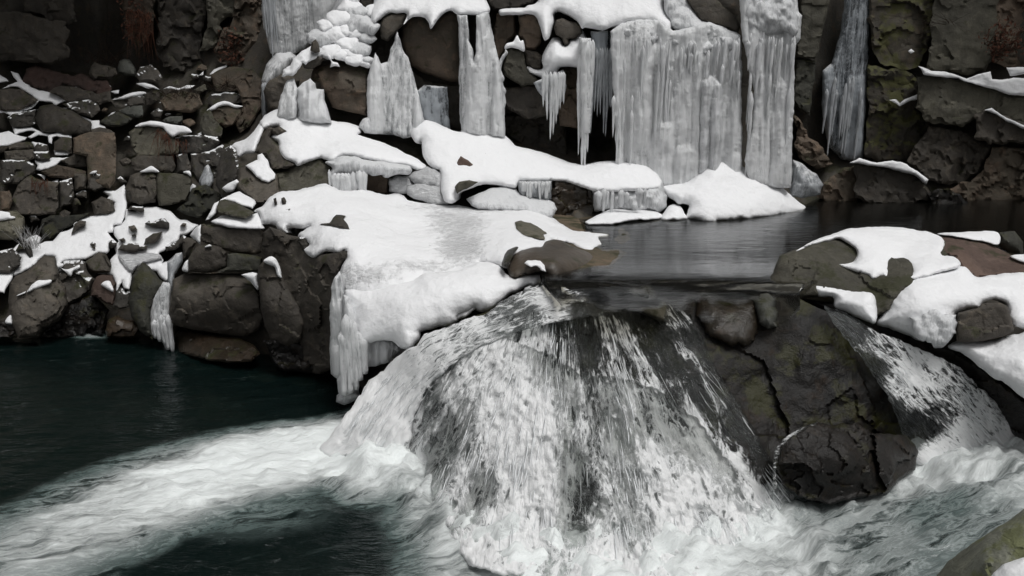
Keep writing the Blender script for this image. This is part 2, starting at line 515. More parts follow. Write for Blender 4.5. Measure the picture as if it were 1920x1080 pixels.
def falling_mat(name, web, streak, film=.75, bmp=.8):
    """falling water: lacy white threads over a clear film"""
    t = NT(name)
    uv = t.n('UVMap', uv_map='flow').outputs[0]
    f = t.n('Attribute', attribute_name='foam').outputs['Fac']
    a = t.noise(t.map(uv, (web, web * streak, 1)), 1.0, 5, .58, .9)
    b = t.noise(t.map(uv, (web * 2.1, web * 2.1 * streak * 1.2, 1)), 1.0, 5, .65, .6)
    big = t.noise(t.map(uv, (web * .42, web * .12, 1)), 1.0, 3, .5, .3)
    def ridge(x, k):
        return t.math('SUBTRACT', 1.0, t.math('MULTIPLY', t.math('ABSOLUTE', t.math('SUBTRACT', x, .5)), k * 1.25), clamp=True)
    r1 = ridge(a, 6.5)
    r2 = ridge(b, 6.5)
    lace = t.math('MAXIMUM', r1, t.math('MULTIPLY', r2, .85))
    val = t.math('ADD', t.math('MULTIPLY', lace, .55), t.math('MULTIPLY', t.math('SUBTRACT', big, .5), 1.7))
    val = t.math('ADD', val, t.math('MULTIPLY_ADD', f, 1.7, -.72))
    val = t.math('ADD', val, t.math('MULTIPLY', t.math('SUBTRACT', b, .5), 1.0))
    al = t.step(val, .14, .58)
    al = t.math('MAXIMUM', al, t.math('MULTIPLY', t.step(t.math('ADD', f, t.math('MULTIPLY', t.math('SUBTRACT', big, .5), .9)), .62, 1.0), .92))
    al = t.math('MULTIPLY', al, t.step(f, .02, .2))
    h = t.math('ADD', a, t.math('MULTIPLY', b, .7))
    nb = t.bump(h, bmp, .08)
    cv = t.mix(t.step(val, .1, .9), (.72, .735, .74), (.96, .965, .965))
    fo = t.n('BsdfPrincipled', {'Base Color': cv, 'Roughness': .5, 'Specular IOR Level': .35, 'Normal': nb})
    tl = t.n('BsdfTranslucent', {'Color': (.8, .82, .83)})
    fo = t.n('MixShader', {0: .2, 1: fo.outputs[0], 2: tl.outputs[0]})
    gl = t.n('BsdfGlossy', {'Color': (.9, .92, .93), 'Roughness': .12, 'Normal': nb})
    tp = t.n('BsdfTransparent', {'Color': (.82, .83, .82)})
    fr = t.n('Fresnel', {'IOR': 1.33, 'Normal': nb}).outputs[0]
    fi = t.n('MixShader', {0: t.math('MULTIPLY', fr, film), 1: tp.outputs[0], 2: gl.outputs[0]})
    return t.done(t.n('MixShader', {0: al, 1: fi.outputs[0], 2: fo.outputs[0]}).outputs[0])
M['rock_wet_moss'] = rock_mat('rock_wet_moss', (.03, .027, .02), (.02, .019, .015), (.05, .036, .026), moss=.75, crack_=0.0, rough=.45, spec=.5, bump=.9, mosscol=(.028, .03, .008))
M['dome'] = rock_mat('wet_fall_rock', (.014, .0115, .0095), (.008, .0072, .0068), (.042, .026, .015), moss=.5, crack_=0.0, rough=.34, spec=.28, bump=.8, mosscol=(.03, .03, .008), lichen=.03)
M['cliff_moss'] = rock_mat('mossy_cliff', (.11, .096, .074), (.066, .058, .046), (.15, .115, .078), moss=.85, mosscol=(.075, .075, .024))
M['fall'] = falling_mat('falling_water', 5.0, .5)
M['chute'] = falling_mat('rushing_water', 3.6, 2.4, bmp=.45)
t = NT('spray_water')
p = t.n('BsdfPrincipled', {'Base Color': (.84, .86, .87), 'Roughness': .3})
M['spray'] = t.done(p.outputs[0])

def plain_mat(name, c1, c2, scale, rough=.85):
    t = NT(name)
    v = t.coord()
    cv = t.mix(t.step(t.noise(v, scale, 4), .35, .65), c1, c2)
    return t.done(t.n('BsdfPrincipled', {'Base Color': cv, 'Roughness': rough, 'Specular IOR Level': .2}).outputs[0])
M['dead_leaf'] = plain_mat('dead_leaves', (.12, .05, .032), (.05, .028, .02), 9)
M['dead_grass'] = plain_mat('dead_grass', (.12, .05, .03), (.05, .024, .016), 9)
M['twig'] = plain_mat('bare_twigs', (.06, .04, .03), (.035, .026, .02), 9)
M['frost'] = plain_mat('frosted_twigs', (.62, .62, .62), (.4, .39, .38), 14)
M['bounce_slope'] = plain_mat('unseen_slope', (.12, .115, .11), (.62, .62, .63), .35)  # pale patches let the added slope throw light back on the falls

M['foreground'] = rock_mat('mossy_stone', (.2, .205, .165), (.13, .132, .1), (.26, .26, .2), moss=.5, mosscol=(.13, .14, .06), rough=.85)
# ---------------------------------------------------------------- depth of each surface (metres ahead of the camera)
def face(poly, Y0, lean=.12, yaw=0.0):
    p = P(poly) if isinstance(poly, str) else poly
    yb, cx = p[:, 1].max(), p[:, 0].mean()
    return lambda x, y: Y0 + lean * (yb - y) / 100 + yaw * (x - cx) / 100
_sc = [(0, 660, 13.2), (480, 660, 13.2), (0, 640, 13.4), (480, 640, 13.3), (0, 520, 14.9), (480, 520, 14.3), (0, 400, 16.5), (480, 400, 15.9), (0, 250, 18.5), (480, 250, 17.6),
       (0, 130, 20.4), (480, 130, 19.6), (-300, 660, 12.6), (-300, 400, 15.8), (-300, 130, 19)]
scree = tps(_sc, 1e-3)
def scree_face(poly, o=-.25):
    p = P(poly)
    yb = p[:, 1].max()
    def f(x, y):
        b = scree(x, np.full(np.shape(x), yb))
        return b + o + .45 * (scree(x, y) - b)
    return f
def flat(z):
    return lambda x, y: (z - CAMZ) / rays(x, y)[:, 2] * rays(x, y)[:, 1]

def R(name, label, poly, depth, mat='rock', fac=(.55, .1, .02), edge=.06, thick=.7, step=4, rough=1.6, caps=(), cat='rock', group=None, bump=(.03, .25), spl=False, capmat='snow', **kw):
    if not callable(depth):
        depth = face(poly, depth)
    o = relief(name, poly, depth, M[mat], thick=thick, edge=edge, step=step, rough=rough, facet=fac, bump=bump, spl=spl, label=label, cat=cat, group=group, sharp=32, power=2.6, **kw)
    for c in caps:
        relief('snow_cap', c, depth, M[capmat], thick=.12, edge=.06, step=3, rough=1.0, spl=True, bump=(.012, .2), parent=o, off=-.09, back=(0, 1, -.1))
    return o
def S(label, poly, depth, name='snow_bank', mat='snow', edge=.1, thick=.35, step=4, rough=1.4, cat='snow', bump=(.12, .7), spl=False, off=0.0, **kw):
    if not callable(depth):
        depth = face(poly, depth)
    return relief(name, poly, depth, M[mat], thick=thick, edge=edge * (1.7 if edge >= .1 else 1), step=step, rough=rough, bump=bump, spl=spl or edge >= .1, label=label, cat=cat, off=off, back=(0, .6, -.8), **kw)

def columns(seed, x0, x1, z0, z1, n, wmin, wmax, drop=.35, amp=.75, tilt=0.0):
    """frozen columns: rounded vertical ribs with bulbous heads that start at different heights"""
    r = np.random.default_rng(seed)
    cs = []
    for k in range(n):
        w = r.uniform(wmin, wmax)
        top = z1 + .3 if r.random() < drop else z0 + (z1 - z0) * r.uniform(.25, 1.02)
        cs.append((r.uniform(x0, x1), w, top, z0 - .5 if r.random() < .6 else z0 + (z1 - z0) * r.uniform(0, .5), r.uniform(.6, 1.25)))
    def hh(Pw):
        x = Pw[:, 0] + .03 * vnoise(np.stack([Pw[:, 0] * 2, Pw[:, 2] * 1.6, Pw[:, 2] * 0 + seed], -1)) + tilt * (Pw[:, 2] - z1)
        z = Pw[:, 2]
        h = np.zeros(len(x))
        lum = fbm(np.stack([Pw[:, 0] * 7, Pw[:, 2] * 3.5, z * 0 + seed], -1), 3)
        for xc, w, zt, zb, a in cs:
            u = (x - xc) / (w * (1 + .15 * lum))
            m = np.abs(u) < 1
            if not m.any():
                continue
            cap = np.sqrt(np.clip((zt - z[m]) / (w * 1.1), 0, 1))
            low = np.sqrt(np.clip((z[m] - zb) / (w * 3.0), 0, 1))
            h[m] = np.maximum(h[m], np.sqrt(1 - u[m] ** 2) * w * a * cap * low)
        return h, x, z, lum
    def f(Pw, px, py, q):
        h, x, z, lum = hh(Pw)
        fine = np.abs(vnoise(np.stack([x * 26, z * .9, z * 0 + seed * 3], -1)))
        return -h * amp - .035 * fine - .01 * lum
    f.body = lambda Pw: np.clip(hh(Pw)[0] / (.62 * (wmin + wmax) / 2), 0, 1.3)
    return f

def icicle(px, yt, yb, Y, r0, r1, mat, parent, seed, name='icicle', sides=8, lean=0.0):
    r = np.random.default_rng(seed)
    a, b = point(px, yt, Y), point(px, yb, Y)
    L = a[2] - b[2]
    n = max(6, int(L / .05))
    V, Fc = [], []
    for i in range(n + 1):
        t = i / n
        rad = (r0 * (1 - t) ** .8 + r1 * t) * (1 + .22 * math.sin(t * L * 14 + seed) * r.uniform(.3, 1)) * min(1, (t / .1 + .02) ** .5) + .003
        if r1 < .006 and i == n:
            rad = .002
        for k in range(sides):
            an = 2 * math.pi * k / sides
            V.append((a[0] + math.cos(an) * rad + lean * t + .01 * math.sin(3 * t * L + seed), a[1] + math.sin(an) * rad, a[2] - L * t))
    for i in range(n):
        for k in range(sides):
            q = (k + 1) % sides
            Fc.append([i * sides + k, (i + 1) * sides + k, (i + 1) * sides + q, i * sides + q])
    V.append((a[0], a[1], a[2] + .01)); V.append((a[0] + lean, a[1], a[2] - L - (.02 if r1 < .02 else 0)))
    for k in range(sides):
        q = (k + 1) % sides
        Fc.append([len(V) - 2, k, q]); Fc.append([len(V) - 1, n * sides + q, n * sides + k])
    return link_mesh(name, V, Fc, mat, parent, {'body': np.full(len(V), .85)})

def leaves(name, label, cat, blobs, n, size, mat, seed, twigs=14):
    """a scraggy plant: thin twigs as the thing itself, leaves as a part"""
    r = np.random.default_rng(seed)
    TV, TF, LV, LF = [], [], [], []
    for px, py, Y, rad in blobs:
        c = point(px, py, Y)
        for k in range(twigs):
            d = r.normal(0, 1, 3); d[1] = -abs(d[1]) * .5; d /= np.linalg.norm(d)
            root = c + np.array([0, .25, -.1]); tip = c + d * rad * r.uniform(.5, 1.15)
            s = np.cross(d, [0, 0, 1]); s = s / (np.linalg.norm(s) + 1e-6)
            i = len(TV); w = .007
            mid = (root + tip) / 2 + r.normal(0, .04, 3)
            for p_, ww in ((root, w), (mid, w * .7), (tip, w * .25)):
                TV += [p_ + s * ww, p_ - s * ww, p_ + np.array([0, 0, ww * 1.4])]
            for j in (0, 3):
                for q in range(3):
                    TF.append([i + j + q, i + j + (q + 1) % 3, i + j + 3 + (q + 1) % 3, i + j + 3 + q])
        for k in range(n // len(blobs)):
            d = r.normal(0, 1, 3); d[1] *= .6
            q = c + d / np.linalg.norm(d) * rad * r.random() ** .5
            a = r.normal(0, 1, 3); a /= np.linalg.norm(a)
            b = np.cross(a, r.normal(0, 1, 3)); b /= np.linalg.norm(b)
            s = size * r.uniform(.5, 1.3)
            i = len(LV)
            LV += [q - a * s, q + b * s * .45 + np.cross(a, b) * s * .2, q + a * s, q - b * s * .45 + np.cross(a, b) * s * .2]
            LF.append([i, i + 1, i + 2, i + 3])
    o = link_mesh(name, TV, TF, M['twig'], None, smooth_=False)
    tag(o, label, cat)
    link_mesh('foliage', LV, LF, mat, o, smooth_=False)
    return o
def blades(name, label, cat, px0, px1, y0, Y, length, n, mat, seed, up=0.0, spread=.1, width=.006, slope=0.0):
    """thin curved stems: hanging dead grass or bare twigs"""
    r = np.random.default_rng(seed)
    V, Fc = [], []
    for k in range(n):
        f = r.random()
        p0 = point(px0 + (px1 - px0) * f, y0 + slope * f + r.uniform(-6, 6), Y + r.uniform(-.05, .08))
        L = length * r.uniform(.3, 1.2)
        d = np.array([r.normal(0, spread), -abs(r.normal(.12, .08)), up if up else -.15]) * 1.0
        i = len(V); w = width * r.uniform(.6, 1.3)
        seg = 5
        for j in range(seg + 1):
            t = j / seg
            q = p0 + d * L * t * (1.6 if up else 1) + np.array([r.normal(0, .006) , -.05 * t * (1 - t), (0 if up else -L * t * t * .9)])
            ww = w * (1 - .85 * t)
            V += [q + np.array([ww, 0, 0]), q + np.array([-ww, 0, 0]), q + np.array([0, -ww, ww])]
        for j in range(seg):
            for q in range(3):
                Fc.append([i + j * 3 + q, i + j * 3 + (q + 1) % 3, i + j * 3 + 3 + (q + 1) % 3, i + j * 3 + 3 + q])
    o = link_mesh(name, V, Fc, mat, None, smooth_=False)
    return tag(o, label, cat)
# ================================================================ SETTING
_t = []
for y, row in {
    -1100: [(-1000, 13), (0, 22), (480, 21), (960, 19), (1390, 18.8), (1920, 18.6), (2900, 13)],
    -300: [(-1000, 12.5), (0, 21.8), (250, 22.6), (480, 20.6), (700, 18.6), (960, 18.4), (1390, 18.2), (1600, 19.4), (1920, 18.2), (2900, 12.5)],
    0: [(-1000, 12.5), (-300, 19.5), (0, 21.2), (185, 22.8), (300, 21.8), (480, 20.2), (560, 19.6), (640, 18.6), (700, 17.9), (960, 17.7), (1150, 17.5), (1390, 17.3), (1510, 18.2), (1590, 19.2), (1800, 18.4), (1920, 17.8), (2900, 12.5)],
    125: [(-1000, 12.5), (-300, 19), (0, 21), (185, 22.4), (300, 21), (440, 19.7), (560, 18), (700, 17.4), (960, 17.3), (1150, 17.5), (1390, 17.5), (1510, 18.2), (1600, 18.8), (1800, 18.2), (1920, 17.6), (2900, 12.5)],
    250: [(-1000, 12.2), (-300, 18), (0, 19.1), (250, 19.1), (450, 18), (560, 16.3), (730, 16.4), (960, 17.3), (1110, 18.6), (1200, 17.5), (1390, 17.6), (1510, 18.2), (1600, 18.5), (1920, 17.4), (2900, 12.2)],
    330: [(-1000, 11.8), (-300, 16.8), (0, 17.9), (250, 17.9), (420, 16.6), (560, 15.3), (700, 15.4), (800, 15.4), (960, 15.8), (1080, 16), (1150, 17), (1390, 17.3), (1510, 17.9), (1700, 17.5), (1920, 17.2), (2900, 12)],
    390: [(-1000, 11.5), (0, 17), (250, 17), (420, 15.6), (560, 14.4), (760, 15), (900, 15), (1050, 15.6), (1200, 16.2), (1390, 16.8), (1520, 17.1), (1920, 16.9), (2900, 12)],
}.items():
    _t += [(a, y, b) for a, b in row]
for y in (425, 480, 545):
    _t += [(a, y, Yz(a, y, 1.5 if a > 1300 else 1.62)) for a in (1200, 1300, 1500, 1700, 1950, 2300, 2900)]
_t += [(650, 425, 13.6), (800, 425, 13.9), (950, 425, 14.2), (1080, 425, 14.2), (660, 500, 11.6), (760, 500, 11.6), (900, 500, 11.4), (1050, 500, 11.5), (1150, 500, 11.6)]
_t += [(-1000, 520, 10.8), (-300, 520, 15), (0, 520, 15.5), (250, 520, 15.2), (330, 520, 15.1), (400, 470, 15.7), (500, 470, 14.0), (330, 600, 13.7), (400, 420, 15.9), (600, 520, 12.2), (-1000, 640, 10.4), (-300, 640, 13.3), (0, 640, 13.9), (250, 640, 13.9), (330, 640, 13.6), (420, 660, 13.1), (560, 690, 12.4), (640, 690, 12.0), (720, 640, 10.9), (800, 640, 10.4)]
for y in (720, 850, 1000, 1300):
    _t += [(a, y, Yz(a, y, -1.1)) for a in (-1000, 0, 300, 600)]
_t += [(a, 640, 10.0) for a in (900, 1100, 1300, 1500, 1700)] + [(a, 760, 9.3) for a in (760, 1000, 1200, 1500)] + [(1750, 760, 9.6), (1900, 700, 9.6), (2100, 640, 9.6), (2100, 760, 9), (2900, 760, 8.5)]
for y in (950, 1300):
    _t += [(a, y, Yz(a, y, -.6)) for a in (900, 1200, 1500, 1800, 2200, 2900)]
_terr = tri_interp(_t)
relief('terrain', '-980,-1080 -300,-1090 400,-1090 1200,-1090 2000,-1090 2880,-1080 2880,300 2880,1000 2880,1280 1500,1290 200,1290 -980,1280 -985,600', lambda x, y: _terr(x, y), M['cliff'], thick=2.5, edge=.02, step=10, rough=0,
       facet=(.95, .16, .05), bump=(.12, 1.3), kind='structure')
tag(bpy.data.objects['terrain'], 'dark fractured rock of the gorge behind the ice and the rubble', 'terrain')

# unseen slope behind the camera, added to hold back sky and bounce light
V_, F_ = [], []
na, nh = 40, 12
for i in range(na + 1):
    a = math.radians(-12 - 336 / 2 + 24 + (336 - 24) * i / na) if False else math.radians(168 + 204 * i / na)
    for j in range(nh + 1):
        h = j / nh
        rr = 13 + 7 * h + 1.2 * math.sin(i * 1.7) * h
        V_.append((math.cos(a) * rr * .92, math.sin(a) * rr - 1.0 if math.sin(a) < 0 else math.sin(a) * rr - 1.0, -1.3 + 9.5 * h ** 1.1 + .5 * math.sin(i * 2.3 + j)))
for i in range(na):
    for j in range(nh):
        k = i * (nh + 1) + j
        F_.append([k, k + 1, k + nh + 2, k + nh + 1])
tag(link_mesh('unseen_slope', V_, F_, M['bounce_slope']), 'unseen slope added behind the camera to shape the light', 'unseen_slope', kind='structure')

# ---------------------------------------------------------------- water
def foam_pool(px, py, Pw):
    ax = [(740, 830), (690, 842), (600, 842), (450, 868), (300, 915), (170, 968), (30, 1040), (-160, 1120)]
    wid = [104, 94, 70, 78, 92, 104, 112, 116]
    pw = [1.3, 1.22, 1.06, .92, .8, .66, .54, .42]
    f = np.zeros(px.shape)
    for (a, b), w, s, (c, d), w2, s2 in zip(ax[:-1], wid, pw, ax[1:], wid[1:], pw[1:]):
        ux, uy = c - a, d - b
        L = ux * ux + uy * uy
        t = np.clip(((px - a) * ux + (py - b) * uy) / L, 0, 1)
        dx, dy = px - a - t * ux, py - b - t * uy
        sd = np.hypot(dx, dy) * np.where(dy < 0, 1.18, .86)
        w_ = w + (w2 - w) * t
        f = np.maximum(f, (s + (s2 - s) * t) * np.clip(1.25 - (sd / w_) ** 1.5, 0, 1.1))
    g = _foam_pts(px, py)
    wob = 45 * fbm(np.stack([px / 60, py / 40, px * 0], -1), 3)
    m = smooth(610, 800, px + (py - 900) * .2 + wob)
    aq = .22 * np.exp(-(((px - 530) / 130) ** 2 + ((py - 950) / 45) ** 2)) + .16 * np.exp(-(((px - 420) / 120) ** 2 + ((py - 985) / 40) ** 2))
    sp = .55 * np.exp(-(((px - 165) / 32) ** 2 + ((py - 631) / 5) ** 2))
    return np.clip(np.maximum(np.maximum(f, g * m), np.maximum(aq, sp)), 0, 1.1)
_foam_pts = idw([(600, 920, .0), (650, 900, .1), (650, 1000, .0), (700, 940, .2), (740, 880, .5), (700, 1070, .0), (700, 1010, .08), (740, 1030, .12), (800, 1000, .6), (780, 950, .75), (830, 940, .85), (760, 1060, .3), (850, 1060, .62), (770, 1010, .42), (840, 1030, .72), (740, 960, .42), (880, 990, .7), (930, 1020, 1.0), (1000, 1050, 1.1), (1100, 1060, 1.0), (1200, 1040, .95), (860, 985, .85), (900, 1060, .6),
    (1300, 1000, .85), (1330, 1060, .9), (1400, 960, .9), (1440, 1010, .85), (1500, 960, .5), (1520, 1020, .68), (1560, 940, .36), (1600, 960, .6), (1650, 920, .55), (1700, 890, .78), (1740, 870, .95), (1850, 830, 1.0), (1800, 880, .72), (1790, 940, .24), (1730, 960, .26), (1690, 1010, .52),
    (1620, 1040, .48), (1560, 1060, .6), (1480, 1060, .7), (1880, 900, .62), (1860, 960, .46), (1800, 1010, .4), (1950, 850, .8), (1750, 1050, .4), (1000, 980, .9), (1100, 990, .7), (900, 930, .7), (2200, 900, .6)])
def pool_z(X, Y):
    up = smooth(2.3, 5.8, X) * .5
    return up
def build_pool():
    xs = np.concatenate([np.arange(-24, -8, .5), np.arange(-8, 9, .055), np.arange(9, 20, .5)])
    ys = np.concatenate([np.arange(-4, 5.4, .5), np.arange(5.4, 14.6, .06)])
    X, Y = np.meshgrid(xs, ys, indexing='ij')
    X, Y = X.ravel(), Y.ravel()
    Z = pool_z(X, Y)
    Pw = np.stack([X, Y, Z], -1)
    vis = Y > 3.0
    px = np.full(X.shape, -5000.0); py = np.full(X.shape, 5000.0)
    px[vis], py[vis] = pixel(Pw[vis])
    f = np.zeros(X.shape)
    f[vis] = foam_pool(px[vis], py[vis], None)
    n1 = fbm(np.stack([X * 2.2, Y * 4.0, X * 0], -1), 4)
    n2 = fbm(np.stack([X * 7, Y * 9, X * 0 + 5], -1), 3)
    Z = Z + .022 * n1 + .010 * n2 + np.clip(f, 0, 1) * (.06 * n1 + .05 * n2 + .04)
    Z = Z + .13 * np.exp(-(((X + 1.62) / .55) ** 2 + ((Y - 8.6) / .4) ** 2))
    bl = np.array([(700, 900), (760, 915), (830, 975), (920, 1025), (1050, 1050), (1200, 1045), (1320, 1015), (1420, 975), (1500, 950)], float)
    bd = np.full(X.shape, 1e6)
    for a_, b_ in zip(bl[:-1], bl[1:]):
        dv = b_ - a_
        t_ = np.clip(((px - a_[0]) * dv[0] + (py - a_[1]) * dv[1]) / (dv @ dv), 0, 1)
        bd = np.minimum(bd, np.hypot(px - a_[0] - t_ * dv[0], py - a_[1] - t_ * dv[1]))
    n3 = fbm(np.stack([X * 4.5, Y * 4.5, X * 0 + 2], -1), 4)
    Z = Z + np.exp(-(bd / 48) ** 2) * (.17 + .26 * n3) * smooth(.2, .7, f)
    near = np.exp(-((np.maximum(px - 700, 0) / 4000) ** 2))
    turb = smooth(850, 1100, px) * smooth(.3, .8, f)
    Z = Z + turb * (.14 * n1 + .08 * n2)
    a = math.radians(18)
    uv = np.stack([(X * math.cos(a) + Y * math.sin(a)), (-X * math.sin(a) + Y * math.cos(a))], -1)
    nx, ny = len(xs), len(ys)
    idx = np.arange(nx * ny).reshape(nx, ny)
    q = np.stack([idx[:-1, :-1].ravel(), idx[1:, :-1].ravel(), idx[1:, 1:].ravel(), idx[:-1, 1:].ravel()], -1)
    o = link_mesh('water', np.stack([X, Y, Z], -1), q, M['pool'], None, {'foam': f}, uv, base=(0, 8, 0))
    tag(o, 'dark green plunge pool with a white foam plume below the falls', 'water', kind='structure')
build_pool()
_dome = [(740, 665, 9.75), (800, 632, 9.65), (860, 608, 9.6), (900, 592, 9.6), (960, 570, 9.6), (1050, 556, Yz(1050, 556, 1.93)), (1190, 550, Yz(1190, 550, 1.93)), (1300, 551, Yz(1300, 551, 1.96)), (1430, 556, Yz(1430, 556, 1.98)), (1530, 575, 9.1), (1620, 640, 8.95),
         (760, 760, 9.25), (850, 720, 8.9), (950, 680, 8.85), (1050, 650, 8.95), (1200, 640, 8.95), (1350, 650, 8.8), (1500, 680, 8.7), (1650, 720, 8.65), (740, 860, 8.95), (800, 850, 8.55), (900, 830, 8.12), (1000, 820, 7.98), (1150, 800, 8.05), (1300, 800, 8.12),
         (1450, 800, 8.2), (1600, 800, 8.35), (1720, 800, 8.6), (760, 950, 8.05), (900, 1040, 6.98), (1000, 1060, 6.85), (1150, 1060, 6.85), (1300, 1050, 6.95), (1400, 1000, 7.3), (1500, 950, 7.7), (1600, 930, 7.9), (1700, 870, 8.4), (1800, 860, 8.5), (1850, 800, 8.75), (1760, 720, 8.75), (1900, 860, 8.5),
         (640, 800, 9.5), (640, 860, 9.05), (700, 700, 9.95), (700, 880, 8.9), (900, 1140, 6.3), (1300, 1140, 6.4)]
dome = tps(_dome, 2e-3)
# upper pool: flat sheet that ends at the lip of the falls
_up = '1000,430 1040,405 1110,412 1240,405 1330,400 1500,388 1540,368 1700,362 2300,362 2320,470 1900,474 1700,480 1560,510 1500,548 1500,580 1450,625 1380,640 1300,645 1240,650 1180,650 1120,640 1070,620 1050,570 1015,532 1005,480'
def _upz(x, y):
    a, b = flat(2.0)(x, y), dome(x, y) - .035
    k = .2
    h = np.clip(.5 + .5 * (a - b) / k, 0, 1)
    m = a + (b - a) * h - k * h * (1 - h)
    return np.where(y > 490, m + (a - m) * smooth(535, 490, y), a)
o = relief('upper_water', _up, _upz, M['upper'], thick=.02, edge=.001, step=9, rough=0, bump=(.006, .4), kind='structure', attrs={'film': lambda x, y, Pw: smooth(592, 530, y + 30 * vnoise(np.stack([x / 60, y / 30, x * 0], -1)) + 8 * vnoise(np.stack([x / 15, y / 10, x * 0], -1)))},
           uvf=lambda x, y, Pw: Pw[:, :2])
tag(o, 'calm grey upper pool in front of the frozen curtains', 'water')
o = relief('riverbed', '1000,440 1035,402 1112,405 1180,412 1260,425 1230,445 1200,470 1170,490 1150,515 1185,540 1150,556 1080,545 1040,535 1010,520 1000,480',
           tps([(1035, 405, Yz(1035, 405, 2.03)), (1110, 408, Yz(1110, 408, 1.985)), (1250, 425, Yz(1250, 425, 1.92)), (1120, 450, Yz(1120, 450, 1.985)), (1175, 455, Yz(1175, 455, 2.0)), (1180, 480, Yz(1180, 480, 1.985)), (1060, 520, Yz(1060, 520, 2.04)), (1150, 515, Yz(1150, 515, 2.0)), (1170, 550, Yz(1170, 550, 1.95)), (1040, 540, Yz(1040, 540, 1.97))]),
           M['bed'], thick=.5, edge=.05, step=5, rough=3, facet=(.4, .025), bump=(.03, .3), kind='structure')
tag(o, 'brown shallow rock shelf under the edge of the upper pool', 'riverbed')

# unseen rock roof, added above the picture to shade the left rubble
def overhang(x0, x1, y0, y1, z, seed):
    nx, ny = 26, 16
    V, Fc = [], []
    for i in range(nx + 1):
        for j in range(ny + 1):
            X = x0 + (x1 - x0) * i / nx; Y = y0 + (y1 - y0) * j / ny
            V.append((X, Y, z))
    V = np.array(V)
    n = fbm(V * .6 + seed, 4)
    top = V + np.array([0, 0, 2.6]) + np.stack([n * 0, n * 0, n * .8], -1)
    V = V + np.stack([n * .3, n * .5, n * .9], -1)
    N = len(V)
    for i in range(nx):
        for j in range(ny):
            k = i * (ny + 1) + j
            q = [k, k + 1, k + ny + 2, k + ny + 1]
            Fc += [q, [m + N for m in q[::-1]]]
    rim = [j for j in range(ny + 1)] + [i * (ny + 1) + ny for i in range(1, nx + 1)] + [nx * (ny + 1) + j for j in range(ny - 1, -1, -1)] + [i * (ny + 1) for i in range(nx - 1, 0, -1)]
    for p_, q_ in zip(rim, rim[1:] + rim[:1]):
        Fc.append([q_, p_, p_ + N, q_ + N])
    return link_mesh('cliff', np.concatenate([V, top]), Fc, M['cliff'])
tag(overhang(-24, -6.4, 16.2, 27, 12.5, 3), 'unseen rock roof added to shade the left rubble', 'cliff', kind='structure')
# ================================================================ LEFT BANK: rubble, snow, blocks
_used = []
def SR(label, poly, mat='rock', o=-.25, name='rock', **kw):
    _used.append(P(poly))
    if mat == 'rock' and len(_used) % 2:
        mat = 'rock_dust'
    return R(name, label, poly, scree_face(poly, o), mat, **kw)
def SS(label, poly, o=-.16, name='snow_patch', **kw):
    _used.append(P(poly))
    return S(label, poly, scree, name=name, off=o, edge=kw.pop('edge', .06), thick=.2, step=kw.pop('step', 3), bump=(.02, .3), **kw)
# --- upper row of the rubble
SR('round grey boulder at the foot of the left cliff, bare of snow', '220,127 223,115 232,110 242,112 250,122 256,131 255,143 233,143 221,137', 'rock_pale', name='boulder', edge=.3)
SR('low grey rock left of the round pale boulder at the cliff foot', '167,138 171,124 178,116 192,122 217,128 220,140 208,147 188,146 176,150')
SR('dusky rock just right of the round pale boulder', '255,140 262,126 284,122 296,132 305,146 290,154 262,152', 'rock')
SR('flat dark slab with thin snow on its right shoulder, top left of the rubble', '0,168 22,166 37,167 53,177 72,187 66,194 40,205 25,208 0,206', fac=(.6, .06, .02))
SR('cracked low rock under the upper snow strip at the left edge', '12,219 40,210 68,206 66,233 44,240 22,238', fac=(.3, .05, .02))
SR('big round shouldered boulder in the middle of the left rubble', '63,224 74,200 100,195 133,206 152,216 167,227 172,231 171,248 150,257 118,252 103,249 80,248', name='boulder', edge=.28, fac=(.6, .07, .02))
SR('thin dark slab stepped above the big shouldered boulder', '117,195 140,190 167,187 184,196 188,206 173,222 150,214 128,205', fac=(.3, .05, .02))
SR('dark rock wedge between the upper snow band and the brown litter', '90,172 112,160 150,164 180,176 206,172 208,190 188,196 165,186 130,192', fac=(.3, .05, .02))
SR('pale greenish angular stone below the snow topped block', '223,207 242,198 266,197 269,218 260,222 238,216', 'rock_pale', fac=(.6, .03))
SR('mossy flat stone under the pale greenish angular stone', '186,229 200,218 220,211 232,214 248,222 240,230 222,238 206,236', 'rock_moss')
SR('overhanging mossy block with a smooth snow strip on top', '207,187 227,182 250,176 271,178 271,196 233,201 217,200', 'rock', caps=['211,187 220,184 233,178 248,173 267,172 274,176 260,180 242,183 227,186'], o=-.4)
SR('upright grey block with a thin snow edge, right of the mossy overhang', '270,180 283,164 298,167 299,188 284,196 270,196', caps=['256,157 273,156 288,160 299,167 287,165 278,166 266,162'])
SR('light grey flat stone above the hanging rusty grass', '303,224 320,218 343,217 344,226 333,234 312,229', 'rock_pale', edge=.08)
SR('brown rock under the frosted twigs in the upper rubble', '300,190 312,176 345,172 372,176 380,196 360,212 330,210 306,206', 'rock_brown', fac=(.35, .06, .02))
SR('dark square rock behind the snow hooded brown rock', '385,190 393,178 425,171 452,178 452,192 430,198 398,200', fac=(.4, .05, .02))
SR('brown rock with a thin curved snow hood, right of the rubble', '390,212 402,202 425,196 442,199 455,200 452,214 438,236 423,240 400,226', 'rock_brown', fac=(.4, .07, .02), caps=['388,208 397,199 414,190 428,191 442,196 456,199 443,202 425,198 413,200 402,206'])
SR('leaning grey pillar rock below the snow hooded brown rock', '375,230 381,212 393,203 402,224 418,240 414,258 395,256 380,250', 'rock_olive', fac=(.3, .05, .02))
SR('dark slope of broken rock left of the frozen curtain', '440,150 475,130 492,150 490,200 470,235 450,248 440,230 455,200', 'rock_brown', fac=(.45, .09, .03), o=-.1)
